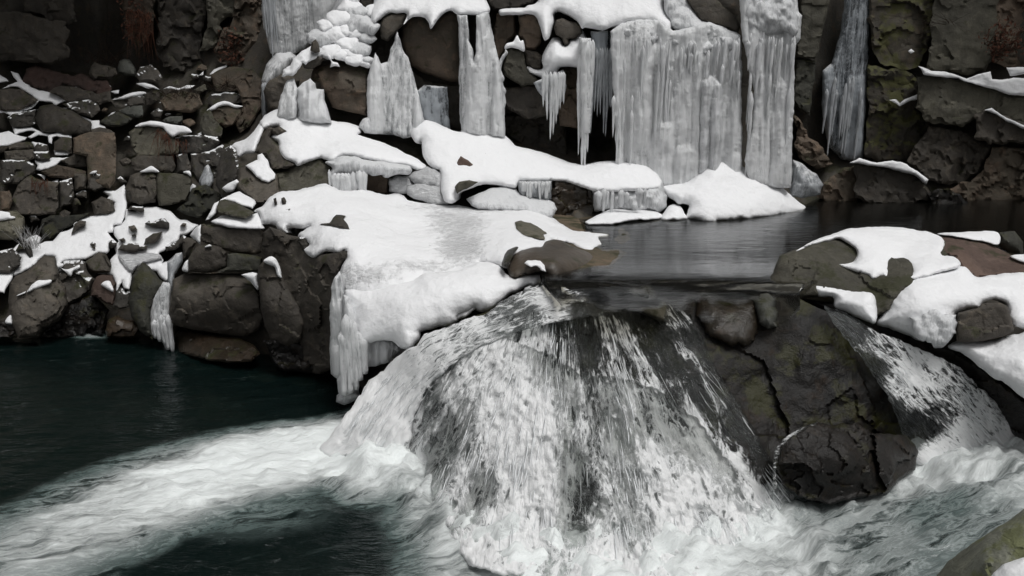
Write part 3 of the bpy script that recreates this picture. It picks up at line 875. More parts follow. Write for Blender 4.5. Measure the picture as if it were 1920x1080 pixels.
SR('dark brown rubble rock under the slanting snow streak', '395,140 430,124 470,130 465,160 440,172 405,172', 'rock_brown', fac=(.35, .07, .02), o=-.1)
# brown leaf litter
relief('leaf_litter', '38,152 50,128 66,122 95,128 120,138 160,142 200,150 212,166 206,178 170,176 150,164 120,160 92,172 62,164', scree, M['soil'], thick=.3, edge=.1, step=3, rough=5, bump=(.14, .16), facet=(.12, .05), off=-.2,
       label='reddish brown leaf litter under the left cliff', cat='leaf litter', kind='stuff')
# --- middle blocks, left edge
SR('grey slab lying over the stacked blocks at the left edge', '16,273 33,266 58,266 63,277 34,281 17,280', edge=.06)
SR('small square block right of the grey slab in the left stack', '62,278 72,268 90,270 92,283 68,284', edge=.06)
SR('wide dark block in the second course of the left stack', '8,283 34,281 62,280 64,297 50,303 10,299', edge=.07)
SR('dark square block in the second course, by the black gap', '64,284 91,283 93,299 80,303 65,299', edge=.06)
SR('smooth block with a slanting top beside the brown upright slab', '101,267 117,257 135,259 135,287 102,283', fac=(.7, .03))
SR('tall brown upright slab standing in the left rubble', '137,259 167,246 213,249 218,272 216,338 206,353 192,352 164,338 162,293 138,288', 'rock_brown', fac=(.7, .05, .015), name='slab')
SR('rounded block lying across the head of the brown upright slab', '168,244 186,238 205,242 216,249 214,262 196,264 170,258', edge=.1)
SR('broad cracked block at the left edge, third course', '0,300 20,298 48,302 66,310 64,326 34,346 6,346 0,340', fac=(.35, .06, .02))
SR('pointed block with a snowy left flank in the left rubble', '114,303 140,288 153,287 164,294 163,311 134,314', fac=(.3, .05, .015))
SR('long dark slab under the folded snow patch', '78,323 107,309 140,315 161,320 158,338 118,334 93,333', 'rock_brown', fac=(.45, .05, .02))
SR('large dark buttress block below the long slab, left of the snow field', '33,347 57,327 80,339 110,342 109,388 104,402 34,404 22,372', fac=(.55, .08, .02), name='boulder')
SR('narrow layered block standing right of the dark buttress', '111,340 136,334 139,370 131,384 113,389', fac=(.28, .05, .02))
SR('small squared block over the black hollow', '138,326 161,327 161,354 140,358', edge=.07)
SR('rounded block with a pale snowy crest beside the brown slab foot', '163,352 165,333 176,321 192,327 195,351 178,360', edge=.15, caps=['168,326 174,321 182,320 176,326'])
SR('block at the head of the snow steps', '172,380 192,367 212,377 215,396 200,402 176,402', edge=.12)
SR('rusty brown rock at the left edge of the picture', '0,360 17,357 24,378 18,398 0,396', 'rock_brown', fac=(.3, .06, .02))
SR('small dark rock left of the snow steps', '112,400 121,392 131,397 127,409 115,411', edge=.08)
SR('mossy hummock above the left snow field', '78,412 95,402 128,404 150,402 168,398 150,412 132,426 112,434 98,448 82,448 74,430', 'rock_moss', fac=(.3, .06, .02), o=.05)
SR('mossy green boulder with thin snow at the left edge', '-20,400 10,398 30,395 47,406 48,432 36,446 18,451 -20,448', 'rock_olive', edge=.3, name='boulder', caps=['-20,397 14,397 20,404 29,407 16,412 -20,414'])
SR('dark sloping slab at the left edge under the mossy boulder', '-20,474 22,466 37,478 38,497 20,511 -20,508', 'rock')
# --- mid right of the rubble
SR('boulder with a long snow cap and hanging rusty grass', '242,247 257,235 293,236 307,242 322,255 337,268 333,288 303,290 292,297 257,292 246,277', 'rock_olive', name='boulder', fac=(.45, .08, .02), o=-.35,
   caps=['254,238 262,232 270,229 283,226 303,229 328,234 350,239 360,247 350,250 338,251 331,254 323,257 313,249 304,240 292,238 277,236 262,239'])
SR('dark ledge rock right of the rusty grass', '324,258 345,253 380,254 408,257 414,267 392,285 360,289 336,286', 'rock', fac=(.35, .06, .02))
SR('layered grey block under the grass covered boulder', '244,300 257,292 300,292 324,292 330,313 324,324 300,323 250,324', fac=(.3, .05, .015))
SR('narrow dark rock right of the layered grey block', '330,291 351,288 358,313 356,322 334,324', fac=(.3, .04, .015))
SR('rough rounded block left of the large smooth block', '235,353 244,330 266,322 293,322 298,352 292,380 262,384 243,378', fac=(.28, .07, .02), edge=.16, name='boulder', caps=['262,323 272,317 282,312 290,314 299,322 284,323'])
SR('large smooth faced block in the rubble, a snow crumb on its right corner', '292,323 325,325 357,326 361,353 351,376 319,385 297,385 292,352', 'rock_olive', fac=(.9, .04, .008), edge=.1, name='boulder', caps=['344,323 350,320 357,321 359,330 352,327'])
SR('dark mossy rocks between the smooth block and the snow terrace', '360,352 385,345 400,355 420,365 405,388 388,398 372,408 350,404 330,392 352,376', 'rock_moss', fac=(.3, .08, .02))
SR('brown rock wall behind the pale ice stump in the left rubble', '357,290 392,284 418,270 425,290 410,330 400,345 372,342 360,322', 'rock', fac=(.4, .06, .02), o=-.05)
o = relief('ice_stump', '373,345 375,333 384,313 390,309 393,311 399,328 401,341 394,354 378,354', scree_face('373,345 375,333 384,313 390,309 393,311 399,328 401,341 394,354 378,354', -.35), M['ice_grey'], thick=.3, edge=.15, step=3, rough=1, bump=(.03, .15), label='grey pointed ice stump among the left rocks', cat='ice')
relief('ice_stump', '357,350 361,345 368,349 368,366 363,377 355,371', scree_face('357,350 361,345 368,349 368,366 363,377 355,371', -.4), M['ice_white'], thick=.2, edge=.06, step=3, rough=1, bump=(.03, .1), label='small white ice drip at the right corner of the smooth block', cat='ice')
# --- snow patches on the rubble
SS('wide upper snow band across the left rubble', '20,133 33,137 40,150 50,152 57,162 73,170 93,172 105,166 117,162 142,163 160,171 177,177 167,181 150,180 130,185 143,190 120,190 103,197 97,192 73,188 57,178 45,170 33,164 20,163 3,167 17,160 33,153 25,145')
SS('small snow scrap at the left edge above the upper snow band', '-20,138 0,140 12,148 16,152 0,154 -20,156')
SS('crooked thin snow strip under the flat dark slab at the left edge', '-20,208 0,208 22,207 43,205 57,197 65,189 73,188 66,199 55,205 42,209 33,213 20,217 7,212 -20,216')
SS('tiny snow wedge on the shoulder of the big boulder', '69,207 78,203 86,199 85,208')
SS('snow scrap beside the thin dark slab', '111,208 117,203 127,203 129,208')
SS('narrow snow crumb right of the upper snow band', '172,193 178,190 187,192 181,196')
SS('short snow bar left of the mossy overhang', '207,172 223,169 222,176 214,176')
SS('snow streak right of the upright grey block', '297,193 308,187 324,182 318,188 306,193')
SS('slanting snow sliver on the mossy flat stone', '200,219 208,212 218,208 211,214')
SS('snow wedge below the right shoulder of the big boulder', '150,216 167,223 173,226 185,225 187,232 198,237 201,243 187,245 172,244 171,229 157,222')
SS('forked snow patch over the left stacked blocks', '22,236 37,240 59,236 68,243 79,249 92,252 110,248 122,253 134,254 134,259 117,258 106,255 98,258 98,269 92,266 90,256 72,253 57,260 52,257 67,247 52,245 28,253 25,245')
SS('broad snow patch at the left edge beneath the forked patch', '-20,250 0,249 17,245 27,253 51,256 47,262 33,267 17,273 -20,277')
SS('snow chip on the small square block', '60,267 73,267 65,277')
SS('snow bar under the slanting topped block', '101,281 118,284 135,286 127,291 103,290')
SS('folded snow patch on the long dark slab', '65,300 80,302 98,296 117,297 129,294 116,302 107,309 93,315 80,320 66,319 70,310')
SS('small snow scrap on the dark buttress block', '70,327 86,330 83,338')
SS('snow scrap at the right corner of the dark buttress', '96,340 110,334 109,344')
SS('slanting snow streak at the foot of the left cliff, the longest there', '392,138 400,130 415,124 433,119 423,127 408,133 397,141')
SS('snow dab left of the longest slanting streak', '373,142 383,134 381,142')
SS('frosty snow on tangled twigs in the upper rubble', '305,167 317,161 325,164 335,166 350,160 366,160 358,167 345,166 333,170 322,167')
SS('white snow nub beside the dark ledge rock', '369,251 378,246 380,256')
SS('snow dab below the frosty tangle', '347,178 357,174 360,178 352,180')
# --- the two snow fields
_sf1 = '17,482 25,467 40,453 52,446 67,441 75,447 72,458 83,453 100,452 107,443 113,435 127,432 139,426 137,417 150,410 177,403 200,398 213,393 215,380 200,372 205,366 194,358 215,358 232,347 237,360 237,393 234,408 226,421 213,424 212,436 203,436 210,445 218,453 205,455 206,470 200,476 185,473 175,480 160,487 127,487 113,492 117,498 100,508 90,510 90,502 105,495 103,480 83,479 72,487 67,497 47,507 27,518 25,510 35,498 40,483 30,483'
SS('big left snow field sloping from the snow steps to the dark boulders', _sf1, name='snow_field', o=-.15, step=4, edge=.08)
SS('snow patch at the left edge above the dark pool', '-20,510 0,512 17,512 26,508 24,520 18,531 10,543 8,549 -20,544', name='snow_bank', edge=.08, step=4)
_sf3 = '237,392 255,396 270,389 293,388 320,396 338,411 350,413 360,418 372,422 362,432 350,440 338,442 333,453 320,458 308,470 297,476 307,487 303,495 316,490 330,478 342,473 342,488 336,498 325,514 312,530 300,520 293,508 280,508 270,493 263,488 257,500 248,513 246,527 243,543 231,543 229,526 218,546 216,530 210,518 200,513 180,513 206,508 207,487 218,474 214,462 222,452 214,440 213,425 226,422 234,410'
SS('stony right snow field between the rubble and the stacked blocks', _sf3, name='snow_field', o=-.1, step=4, edge=.08, mat='snow')
SR('dark stone lowest in the stony snow field', '221,470 230,457 245,453 258,457 277,462 274,468 243,473', o=-.3, fac=(.25, .04, .01), edge=.1)
SR('slanting dark stone in the stony snow field, pointing up right', '269,458 272,447 287,438 304,433 299,447 290,456', o=-.3, fac=(.3, .04, .01), edge=.1)
SR('round snow topped dark stone at the top of the stony snow field', '271,420 280,414 290,414 307,408 318,417 317,428 303,429 282,426', o=-.3, fac=(.3, .04, .01), edge=.14)
SR('small dark chip in the snow left of the stacked blocks', '337,423 342,417 349,419 347,426', o=-.3, fac=(.3, .02), edge=.05)
SR('dark stones poking from the snow below the snow steps', '238,393 246,386 268,388 270,396 262,399 250,394', o=-.3, fac=(.2, .03), edge=.06)
SR('dark stone on the left snow field near its top edge', '140,419 152,414 161,416 160,424 150,427 134,440 138,428', o=-.25, fac=(.3, .03), edge=.07)
SR('small black stone in the middle of the left snow field', '169,457 174,453 179,456 177,461 171,461', o=-.25, fac=None, edge=.05)
SR('small stone at the lower edge of the left snow field', '171,463 178,464 178,468 173,467', o=-.25, fac=None, edge=.04)
SR('dark stone at the right edge of the left snow field', '203,456 211,449 219,455 218,462 208,465', o=-.3, fac=None, edge=.07)
for q, l in (('222,449 231,446 236,450 228,455', 'flat pebble in the icy middle of the stony snow field'), ('246,441 253,437 256,443 249,445', 'dark pebble left of the slanting stone'), ('240,425 252,422 258,431 246,434', 'frost covered stone under the round snow topped stone'),
             ('310,462 322,456 335,450 344,441 352,446 341,460 330,468 312,472', 'row of dark stones along the right rim of the stony snow field'), ('341,448 352,444 362,446 368,455 356,470 345,486 342,470', 'dark broken rock left of the stacked blocks')):
    SR(l, q, o=-.3, fac=(.2, .04, .01), edge=.07, caps=())
relief('ice_patch', '221,478 250,474 285,474 299,478 303,484 288,490 272,492 258,500 250,508 240,510 232,500 224,490', scree, M['snow_icy'], thick=.2, edge=.08, step=4, rough=2, bump=(.03, .3), off=-.22, label='smooth grey ice patch low in the stony snow field', cat='ice')
SR('frosted bare rock beside the left snow field, twigs in front', '30,470 40,452 50,446 58,456 62,480 55,484 46,470', o=-.2, mat='rock_dust', fac=(.2, .04))
# --- boulders at the waterline
SR('large dark boulder at the waterline, left corner', '17,547 18,532 28,518 50,508 72,487 83,479 103,480 108,493 110,520 124,540 128,570 112,600 80,618 67,632 33,634 22,607 16,567', 'rock', name='boulder', edge=.35, fac=(.55, .12, .03), o=-.55,
   caps=['50,546 67,528 82,525 96,524 93,531 80,537 66,543 54,547', '32,553 47,546 45,550 33,554'])
SR('angular rock right of the large waterline boulder, snow on its back', '100,508 120,489 150,487 160,492 165,510 178,523 170,544 150,560 128,572 112,560 106,540', 'rock', name='boulder', edge=.2, fac=(.4, .1, .03), o=-.35,
   caps=['115,503 123,505 133,503 147,497 149,502 138,508 133,518 122,509', '90,508 98,496 108,493 118,494 117,499 103,507 92,511'])
SR('dark rounded rock just above the angular waterline rock', '160,490 175,480 185,472 200,477 206,488 208,500 205,510 180,512 168,508', 'rock', edge=.16, o=-.4)
SR('black overhang of rock above the pool, between the boulders', '70,634 84,616 112,600 130,572 152,560 172,548 192,568 205,582 196,606 196,628 150,632 110,636', 'rock_wet', edge=.1, fac=(.4, .14, .04), o=.1, cat='rock')
SR('rock with a heart shaped snow patch on its face', '170,556 173,533 180,518 192,514 210,517 219,532 218,548 213,574 192,566 178,557', 'rock_red', edge=.1, fac=(.6, .04, .01), o=-.55, caps=['190,532 197,527 207,528 213,547 200,541 192,537'])
SR('small pointed dark rock right of the heart marked rock', '212,574 217,548 227,537 233,548 243,543 244,577 222,580', 'rock', edge=.08, o=-.55)
SR('tall leaning boulder with a green mossy streak', '243,545 248,517 259,500 267,490 280,499 291,511 299,524 312,534 300,545 290,560 284,590 284,620 286,636 262,620 246,594 241,568', 'rock_moss', name='boulder', edge=.25, fac=(.5, .06, .015), o=-.6)
SR('brown wet stone at the water edge below the leaning boulder', '197,620 203,600 217,592 234,599 254,602 264,618 252,634 200,632', 'rock_wet_brown', edge=.15, o=-.3)
SR('low dark ledge at the waterline in the left corner', '-20,602 10,600 28,606 36,618 20,634 -20,634', 'rock_wet', edge=.1, o=-.3, caps=['9,604 17,591 22,593 23,608'])
_p = '283,560 292,545 307,528 318,530 321,536 320,583 318,617 323,652 312,659 305,644 298,634 290,634 281,629 279,595'
o = relief('icefall', _p, face(_p, 13.05, .25), M['ice'], thick=.3, edge=.12, step=3, rough=1.5, bump=(.03, .15), disp=columns(31, -6.2, -5.4, -.1, 1.4, 14, .05, .12), label='small icefall hanging to the dark pool beside the leaning boulder', cat='icefall')
for k, (x, a, b) in enumerate(((288, 600, 634), (296, 600, 640), (303, 590, 645), (309, 600, 655), (315, 590, 660))):
    icicle(x, a, b, 12.98, .06, .02, M['ice'], o, 40 + k)
_p = '314,492 330,476 342,473 343,489 338,500 328,514 324,548 315,528'
relief('icefall', _p, face(_p, 13.5, .4), M['ice_grey'], thick=.3, edge=.1, step=3, rough=1.5, bump=(.03, .15), label='grey ice running down above the small icefall', cat='icefall')
# frosted twigs and dead grass
blades('frosted_shrub', 'frosted bare twigs on the left snow field edge', 'shrub', 44, 76, 462, 15.3, .32, 60, M['frost'], 3, up=.8, spread=.45, width=.006)
blades('dead_grass', 'rusty dead grass hanging from the snow capped boulder', 'grass', 296, 318, 243, 17.0, .5, 48, M['dead_grass'], 4, spread=.34, width=.007, slope=14)
blades('dead_grass', 'shorter rusty grass tuft under the end of the long snow cap', 'grass', 328, 352, 264, 17.0, .26, 26, M['dead_grass'], 5, spread=.25, width=.007, slope=2)
blades('bare_twigs', 'bare brown twigs under the frosty snow tangle', 'twigs', 300, 372, 182, 17.95, .3, 90, M['twig'], 6, up=.5, spread=.6, width=.007)
# --- left cliff blocks
for nm, l, p, Y, m, fc in (
    ('cliff_block', 'squared grey block jutting from the left cliff', '-20,24 30,20 70,30 126,46 127,110 96,120 50,116 -20,108', 20.2, 'rock', (1.2, .06, .02)),
    ('cliff_block', 'greenish upper cliff block above the squared grey one', '40,-60 140,-60 141,44 120,46 70,28 44,18', 20.6, 'rock', (.9, .08, .02)),
    ('cliff_block', 'brown cliff pillar with clinging dead leaves, left cliff', '228,-60 292,-60 290,20 284,62 262,96 236,70 232,30', 20.3, 'rock_brown', (.6, .08, .03)),
    ('cliff_block', 'dark grey cliff face between the leafy pillar and the pale step', '296,-60 382,-60 384,40 378,100 392,126 350,140 310,128 292,100 298,40', 20.2, 'rock', (.7, .1, .03)),
    ('cliff_block', 'pale stepped cliff block left of the frozen curtain', '384,-60 440,-60 438,30 416,40 418,60 400,92 376,94 388,52 386,20', 19.9, 'rock_olive', (.5, .07, .02)),
    ('cliff_block', 'brown green cliff rib next to the frozen curtain', '440,-60 490,-60 490,60 488,118 462,124 432,124 404,114 404,84 420,56 438,34', 19.6, 'rock_brown', (.5, .09, .03))):
    R(nm, l, p, Y, m, fac=(fc[0] * .8, fc[1] * 1.7, .03), edge=.05, cat='cliff block', thick=1.2, step=5, rough=5)
leaves('ivy', 'brown dead leaves on the left cliff pillar', 'plant', [(250, 12, 20.0, .42), (258, 48, 20.0, .35), (246, 60, 20.0, .25)], 240, .055, M['dead_leaf'], 11)
leaves('shrub', 'dead leaves on the rib beside the frozen curtain', 'shrub', [(432, 72, 19.4, .3), (424, 98, 19.4, .28), (440, 108, 19.4, .22)], 200, .05, M['dead_leaf'], 12)
# --- stacked blocks in front of the terrace
R('stone_block', 'top block of the stack below the terrace, snow on its top', '377,420 403,422 431,426 461,428 491,428 496,436 492,473 480,477 444,475 431,473 412,466 377,453', 12.95, 'rock', fac=(.8, .05, .015), edge=.06, cat='rock', thick=1.0)
S('thick snow on the top block of the stack', '395,417 414,404 435,404 454,407 472,402 484,398 492,418 496,428 480,430 472,430 450,429 431,427 411,422', tps([(395, 417, 12.95), (435, 404, 13.2), (484, 400, 13.2), (494, 428, 12.85), (431, 427, 12.88)]), edge=.08)
R('stone_block', 'grey wedge stone lying in the snow above the stack', '406,388 411,377 422,373 450,383 477,397 472,403 461,409 435,405 409,397', tps([(406, 392, 13.05), (435, 404, 13.0), (475, 399, 13.05), (440, 380, 13.4)]), 'rock_olive', fac=(.9, .03), edge=.06, thick=.4)
S('snow hood over the grey wedge stone', '385,413 391,402 397,392 403,380 411,376 427,366 450,359 465,367 476,374 480,382 473,391 461,387 439,379 422,374 410,379 406,390 403,400 392,410', tps([(386, 412, 13.1), (403, 384, 13.3), (450, 362, 13.9), (476, 385, 13.5), (440, 380, 13.45)]), edge=.08)
R('stone_block', 'rounded left block in the second course of the stack', '352,488 360,473 372,460 392,458 413,463 426,474 426,500 407,511 380,512 355,508', 12.75, 'rock', fac=(.5, .05, .015), edge=.16, thick=1.0, caps=['384,463 392,459 396,462 390,464'])
R('stone_block', 'right pair block in the second course of the stack', '426,476 447,475 480,478 492,482 490,508 450,511 408,511 425,500', 12.7, 'rock_moss', fac=(.5, .04, .012), edge=.07, thick=1.0)
R('stone_block', 'small snow wedge stone left of the second course', '341,502 348,490 353,488 354,510 345,510', 12.9, 'rock', edge=.05, caps=['341,505 346,492 353,488 353,509 346,510'])
S('snow strip between the snow field and the stack', '356,442 366,428 377,420 377,440 375,458 369,452 362,446', tps([(356, 442, 13.3), (376, 424, 13.1), (375, 458, 12.95)]), edge=.06)
R('boulder', 'massive square block under the stack, standing over the pool', '323,546 325,523 343,513 367,512 433,512 460,513 474,530 486,548 488,566 496,600 488,618 459,632 404,624 340,614 320,610 318,585', tps([(325, 525, 13.1), (343, 513, 13.3), (460, 513, 12.9), (430, 535, 12.55), (340, 540, 12.8), (486, 560, 12.35), (320, 610, 12.95), (400, 620, 12.7), (488, 615, 12.45)]), 'rock', fac=(.9, .1, .03), edge=.12, thick=1.5, caps=[])
S('snow wedge beside the massive square block', '452,515 473,511 483,513 484,530 489,541 482,545 470,529', 12.2, edge=.05, step=3)
R('boulder', 'narrow dark boulder with a white snow hood in front of the wall', '482,515 486,499 497,486 510,481 524,494 530,512 533,525 548,545 560,568 572,600 566,640 540,652 510,642 495,612 487,562', tps([(497, 486, 12.0), (530, 512, 12.0), (482, 515, 11.95), (500, 560, 11.75), (565, 610, 11.6), (500, 640, 11.9)]), 'rock', fac=(.6, .06, .015), edge=.2, thick=.9,
  caps=['495,491 499,484 510,480 518,486 525,500 528,520 521,517 516,502 506,497'])
R('cliff_block', 'dark columnar rock wall under the front of the terrace', '494,436 505,424 525,431 541,440 560,444 576,454 570,469 585,483 600,479 632,473 650,470 651,482 640,495 630,522 626,560 623,640 623,692 600,702 560,692 530,662 530,600 515,520 495,485 490,470',
  tps([(495, 440, 12.5), (540, 440, 12.4), (575, 460, 12.0), (600, 480, 11.5), (648, 474, 11.15), (630, 530, 11.0), (560, 560, 11.75), (500, 480, 12.5), (622, 690, 11.25), (560, 690, 11.9)]), 'rock', fac=(.42, .1, .03), edge=.1, cat='cliff block', thick=1.6)
R('rock_ledge', 'wet brown ledge sloping into the pool under the massive block', '326,632 335,622 347,618 403,630 450,635 476,646 488,662 470,677 430,680 394,676 366,670 337,660', tps([(330, 630, 13.3), (347, 618, 13.3), (450, 634, 12.6), (488, 660, 12.1), (394, 676, 12.2), (340, 660, 12.8)]), 'rock_wet_brown', fac=(.5, .05, .02), edge=.1, cat='ledge')
R('rock_ledge', 'dark wet foot of the wall at the waterline', '494,638 530,634 560,642 592,648 620,663 624,702 581,700 525,694 510,675', 11.7, 'rock_wet', fac=(.4, .08, .03), edge=.1, cat='ledge')
for k, (x, y, w, h) in enumerate(((430, 690, 52, 14), (505, 705, 46, 14), (575, 712, 40, 13), (380, 686, 30, 10))):
    q = np.array([[x + w * math.cos(a) * random.uniform(.8, 1.1), y + h * math.sin(a) * random.uniform(.8, 1.1)] for a in np.linspace(0, 2 * math.pi, 11)[:-1]])
    relief('submerged_stone', q, flat(-.06), M['rock_moss'], thick=.4, edge=.15, step=5, rough=2, bump=(.04, .2), label=('olive stone under water, left of the middle pair', 'large olive stone under water below the dark wall', 'olive stone under water nearest the ice column', 'small olive stone under water near the brown ledge')[k], cat='rock')

# --- small stones wedged in the gaps
_r = np.random.default_rng(21)
_zone = P('0,160 60,180 200,150 300,135 400,120 470,130 490,215 440,262 420,290 405,380 360,420 330,400 270,392 215,352 190,400 100,440 40,440 0,400')
_n = 0
for k in range(900):
    x, y = _r.uniform(0, 490), _r.uniform(125, 450)
    s = _r.uniform(5, 12)
    q = np.array([x]), np.array([y])
    if not inside(_zone, *q)[0] or any(inside(u, *q)[0] or edge_dist(u, *q)[0] < s * .45 for u in _used):
        continue
    m = _r.integers(5, 8)
    an = np.sort(_r.uniform(0, 2 * math.pi, m))
    if np.diff(np.append(an, an[0] + 2 * math.pi)).max() > 2.2:
        continue
    poly = np.stack([x + s * 1.25 * np.cos(an) * _r.uniform(.8, 1.15, m), y + s * .8 * np.sin(an) * _r.uniform(.8, 1.15, m)], -1)
    yb = poly[:, 1].max()
    relief('stone', poly, lambda X, Yp: scree(X, np.full(np.shape(X), yb)) - .1 + .5 * (scree(X, Yp) - scree(X, np.full(np.shape(X), yb))), M[('rock', 'rock_dust', 'rock_brown', 'rock_dust', 'rock_olive')[_r.integers(0, 5)]], thick=.4, edge=.06, step=3, rough=1.2, facet=(.22, .04), bump=(.02, .12),
           label='small angular stone wedged between the larger rocks of the left rubble', cat='stone', group='small stones in the left rubble', sharp=32)
    _used.append(poly)
    _n += 1
    if _n >= 90:
        break

blades('bare_twigs', 'bare twigs growing from the dark cliff hollow at the upper left', 'twigs', 150, 225, 118, 20.6, .55, 40, M['twig'], 31, up=.7, spread=.7, width=.009)
blades('dead_grass', 'dry brown stems hanging down the left cliff pillar', 'grass', 236, 286, 20, 19.9, .9, 60, M['dead_grass'], 32, spread=.2, width=.008, slope=6)
blades('bare_twigs', 'brown twigs sticking out below the slanting snow streak', 'twigs', 400, 470, 168, 18.4, .35, 60, M['twig'], 33, up=.5, spread=.8, width=.008)
blades('dead_grass', 'reddish dead stems among the left stacked blocks', 'grass', 60, 90, 338, 16.3, .25, 40, M['dead_grass'], 34, spread=.4, width=.007, slope=4)
# ================================================================ CENTRE: frozen terraces
# --- rock behind the ice
for nm, l, p, Y, m, fc, ed in (
    ('cliff_block', 'big rounded brown block under the upper snow shelf', '752,50 760,34 790,28 808,44 812,54 828,27 845,21 866,28 868,156 840,152 810,142 785,132 770,124 757,102 751,75', 16.75, 'rock_brown', (.8, .08, .02), .3),
    ('cliff_block', 'small dark angular block left of the rounded brown block', '716,32 730,27 763,25 756,47 747,54 741,64 728,77 716,74 711,55', 16.6, 'rock', (.6, .04, .01), .1),
    ('cliff_block', 'dark reddish block right of the twin ice columns', '932,24 966,26 968,66 955,76 944,98 930,122 924,72', 16.9, 'rock_brown', (.5, .06, .02), .1),
    ('cliff_block', 'upright brown block beneath the right snow shelf', '973,29 998,26 1010,32 1017,47 1013,80 1006,94 984,94 982,75 973,66', 16.7, 'rock_brown', (.6, .06, .015), .1),
    ('cliff_block', 'mossy block with a pointed snow cap, right of the twin columns', '946,93 960,89 982,94 984,117 989,132 1008,147 1008,157 977,162 944,142 942,118', 16.4, 'rock_olive', (.6, .05, .015), .08),
    ('cliff_block', 'small dark block over the mossy block', '984,93 1008,97 1019,107 1014,128 1000,129 987,121', 16.6, 'rock', (.4, .04, .01), .06),
    ('cliff_block', 'long horizontal dark block above the black hollow', '943,164 1010,158 1032,180 1028,218 990,224 958,208 942,190', 16.5, 'rock', (.7, .06, .02), .08),
    ('cliff_block', 'brown block between the hanging icicles', '1048,120 1092,126 1094,180 1088,240 1050,236 1046,180', 16.6, 'rock_brown', (.6, .05, .02), .08),
    ('boulder', 'dark rounded stone framed by ice above the snow pillow', '1037,52 1042,38 1053,33 1070,39 1084,43 1092,52 1090,64 1080,72 1066,74 1065,84 1058,85 1054,71 1042,64', 16.35, 'rock', (.6, .03), .12),
    ('cliff_block', 'dark rock wall behind the two ice stumps', '690,150 700,70 752,60 760,120 800,150 866,160 868,250 800,235 740,255 690,250', 17.0, 'cliff', (.6, .08, .03), .1),
    ('cliff_block', 'dark rock showing through the top of the ice mass', '1286,-4 1338,-10 1354,9 1378,29 1388,50 1384,64 1360,51 1313,38 1296,14', 16.2, 'rock', (.8, .04, .01), .1),
    ('cliff_block', 'dark ledge at the top between the two snow shelves', '912,-40 1030,-40 1000,4 970,14 942,18 925,20 916,4', 17.0, 'rock', (.6, .06, .02), .1),
    ('cliff_block', 'dark rock gap left of the upper snow shelf', '664,-40 720,-40 706,10 690,26 676,20 672,0', 17.4, 'rock', (.6, .06, .02), .1),
    ('cliff_block', 'recessed rock behind the hollow under the ice', '945,215 1060,215 1064,300 990,280 960,262 944,250', 17.1, 'cliff', (.5, .1, .03), .1)):
    R(nm, l, p, Y, m, fac=fc, edge=ed, cat='rock' if nm == 'boulder' else 'cliff block', thick=.9, caps=['946,92 950,82 962,78 970,66 975,76 981,76 984,96 972,92 960,90'] if 'pointed snow cap' in l else ())
R('boulder', 'brown faced block left of the ice tent, icy on top', '582,152 586,128 600,116 618,108 642,110 670,118 690,127 690,200 687,217 650,210 622,202 611,175 598,152', tps([(585, 150, 16.3), (640, 108, 16.7), (690, 127, 16.4), (640, 150, 16.05), (688, 200, 16.0), (620, 200, 16.1)]), 'rock_brown', fac=(.7, .08, .02), edge=.14)
R('boulder', 'dark grey rock behind the two ice stumps at the left', '494,172 505,150 530,138 548,142 562,150 556,190 535,214 504,208', 16.7, 'rock', fac=(.5, .08, .02), edge=.15)
R('rock', 'black pointed stone standing in the upper snow', '585,78 592,72 598,80 601,97 592,99 583,94', 15.95, 'rock', fac=None, edge=.05, thick=.2)
R('rock', 'dark rock tangled in the crusted snow of the upper left', '566,118 580,106 596,102 606,108 602,120 586,130 570,128', 16.1, 'rock', fac=(.3, .04), edge=.08)
# --- upper snow and ice
US = dict(step=4, edge=.26, bump=(.06, .3))
S('upper snow shelf with a scalloped grey underside, over the rounded brown block', '694,26 700,4 716,-36 905,-36 912,0 918,20 912,26 880,28 862,28 845,21 830,27 815,45 808,56 803,40 795,33 775,32 765,38 757,46 762,27 740,25 722,28 712,36 700,46', tps([(700, 40, 16.2), (760, 30, 16.15), (840, 22, 16.1), (912, 22, 16.2), (800, 0, 16.7), (800, -36, 17.4), (900, -36, 17.4), (700, -10, 17)]), name='snow_shelf', **US)
S('upper right snow shelf running into the wide ice curtain', '936,20 945,16 980,15 990,10 1008,2 1020,-36 1255,-36 1244,12 1262,38 1255,60 1230,48 1200,42 1160,48 1130,56 1100,52 1092,54 1082,42 1060,27 1040,24 1036,45 1022,76 1012,46 1005,31 990,27 965,28 940,28', tps([(940, 22, 16.5), (1000, 22, 16.3), (1100, 45, 15.95), (1200, 40, 15.9), (1255, 50, 15.9), (1100, 0, 16.5), (1240, -36, 17), (1030, -36, 17.2)]), name='snow_shelf', **US)
S('snow pillow above the hanging icicles', '988,126 1007,131 1017,127 1016,112 1020,94 1030,80 1037,70 1053,75 1058,86 1066,84 1068,74 1080,70 1092,56 1103,78 1106,100 1103,116 1093,128 1070,126 1053,125 1047,130 1040,142 1027,148 1010,144 993,138', tps([(990, 130, 16.2), (1030, 140, 16.05), (1050, 120, 15.85), (1100, 110, 15.9), (1060, 80, 16.2), (1090, 60, 16.3), (1020, 95, 16.2)]), name='snow_pillow', spl=False, **US)
S('lumpy icy snow left of the upper shelf', '636,-36 676,-36 673,16 690,30 702,42 712,46 705,62 695,68 680,62 665,67 655,76 645,71 640,55 622,52 604,48 618,24 628,6', tps([(640, 60, 16.6), (700, 50, 16.3), (610, 45, 17), (650, -30, 17.4), (660, 20, 16.8)]), name='snow_mound', mat='ice_white', step=4, edge=.18, bump=(.16, .3))
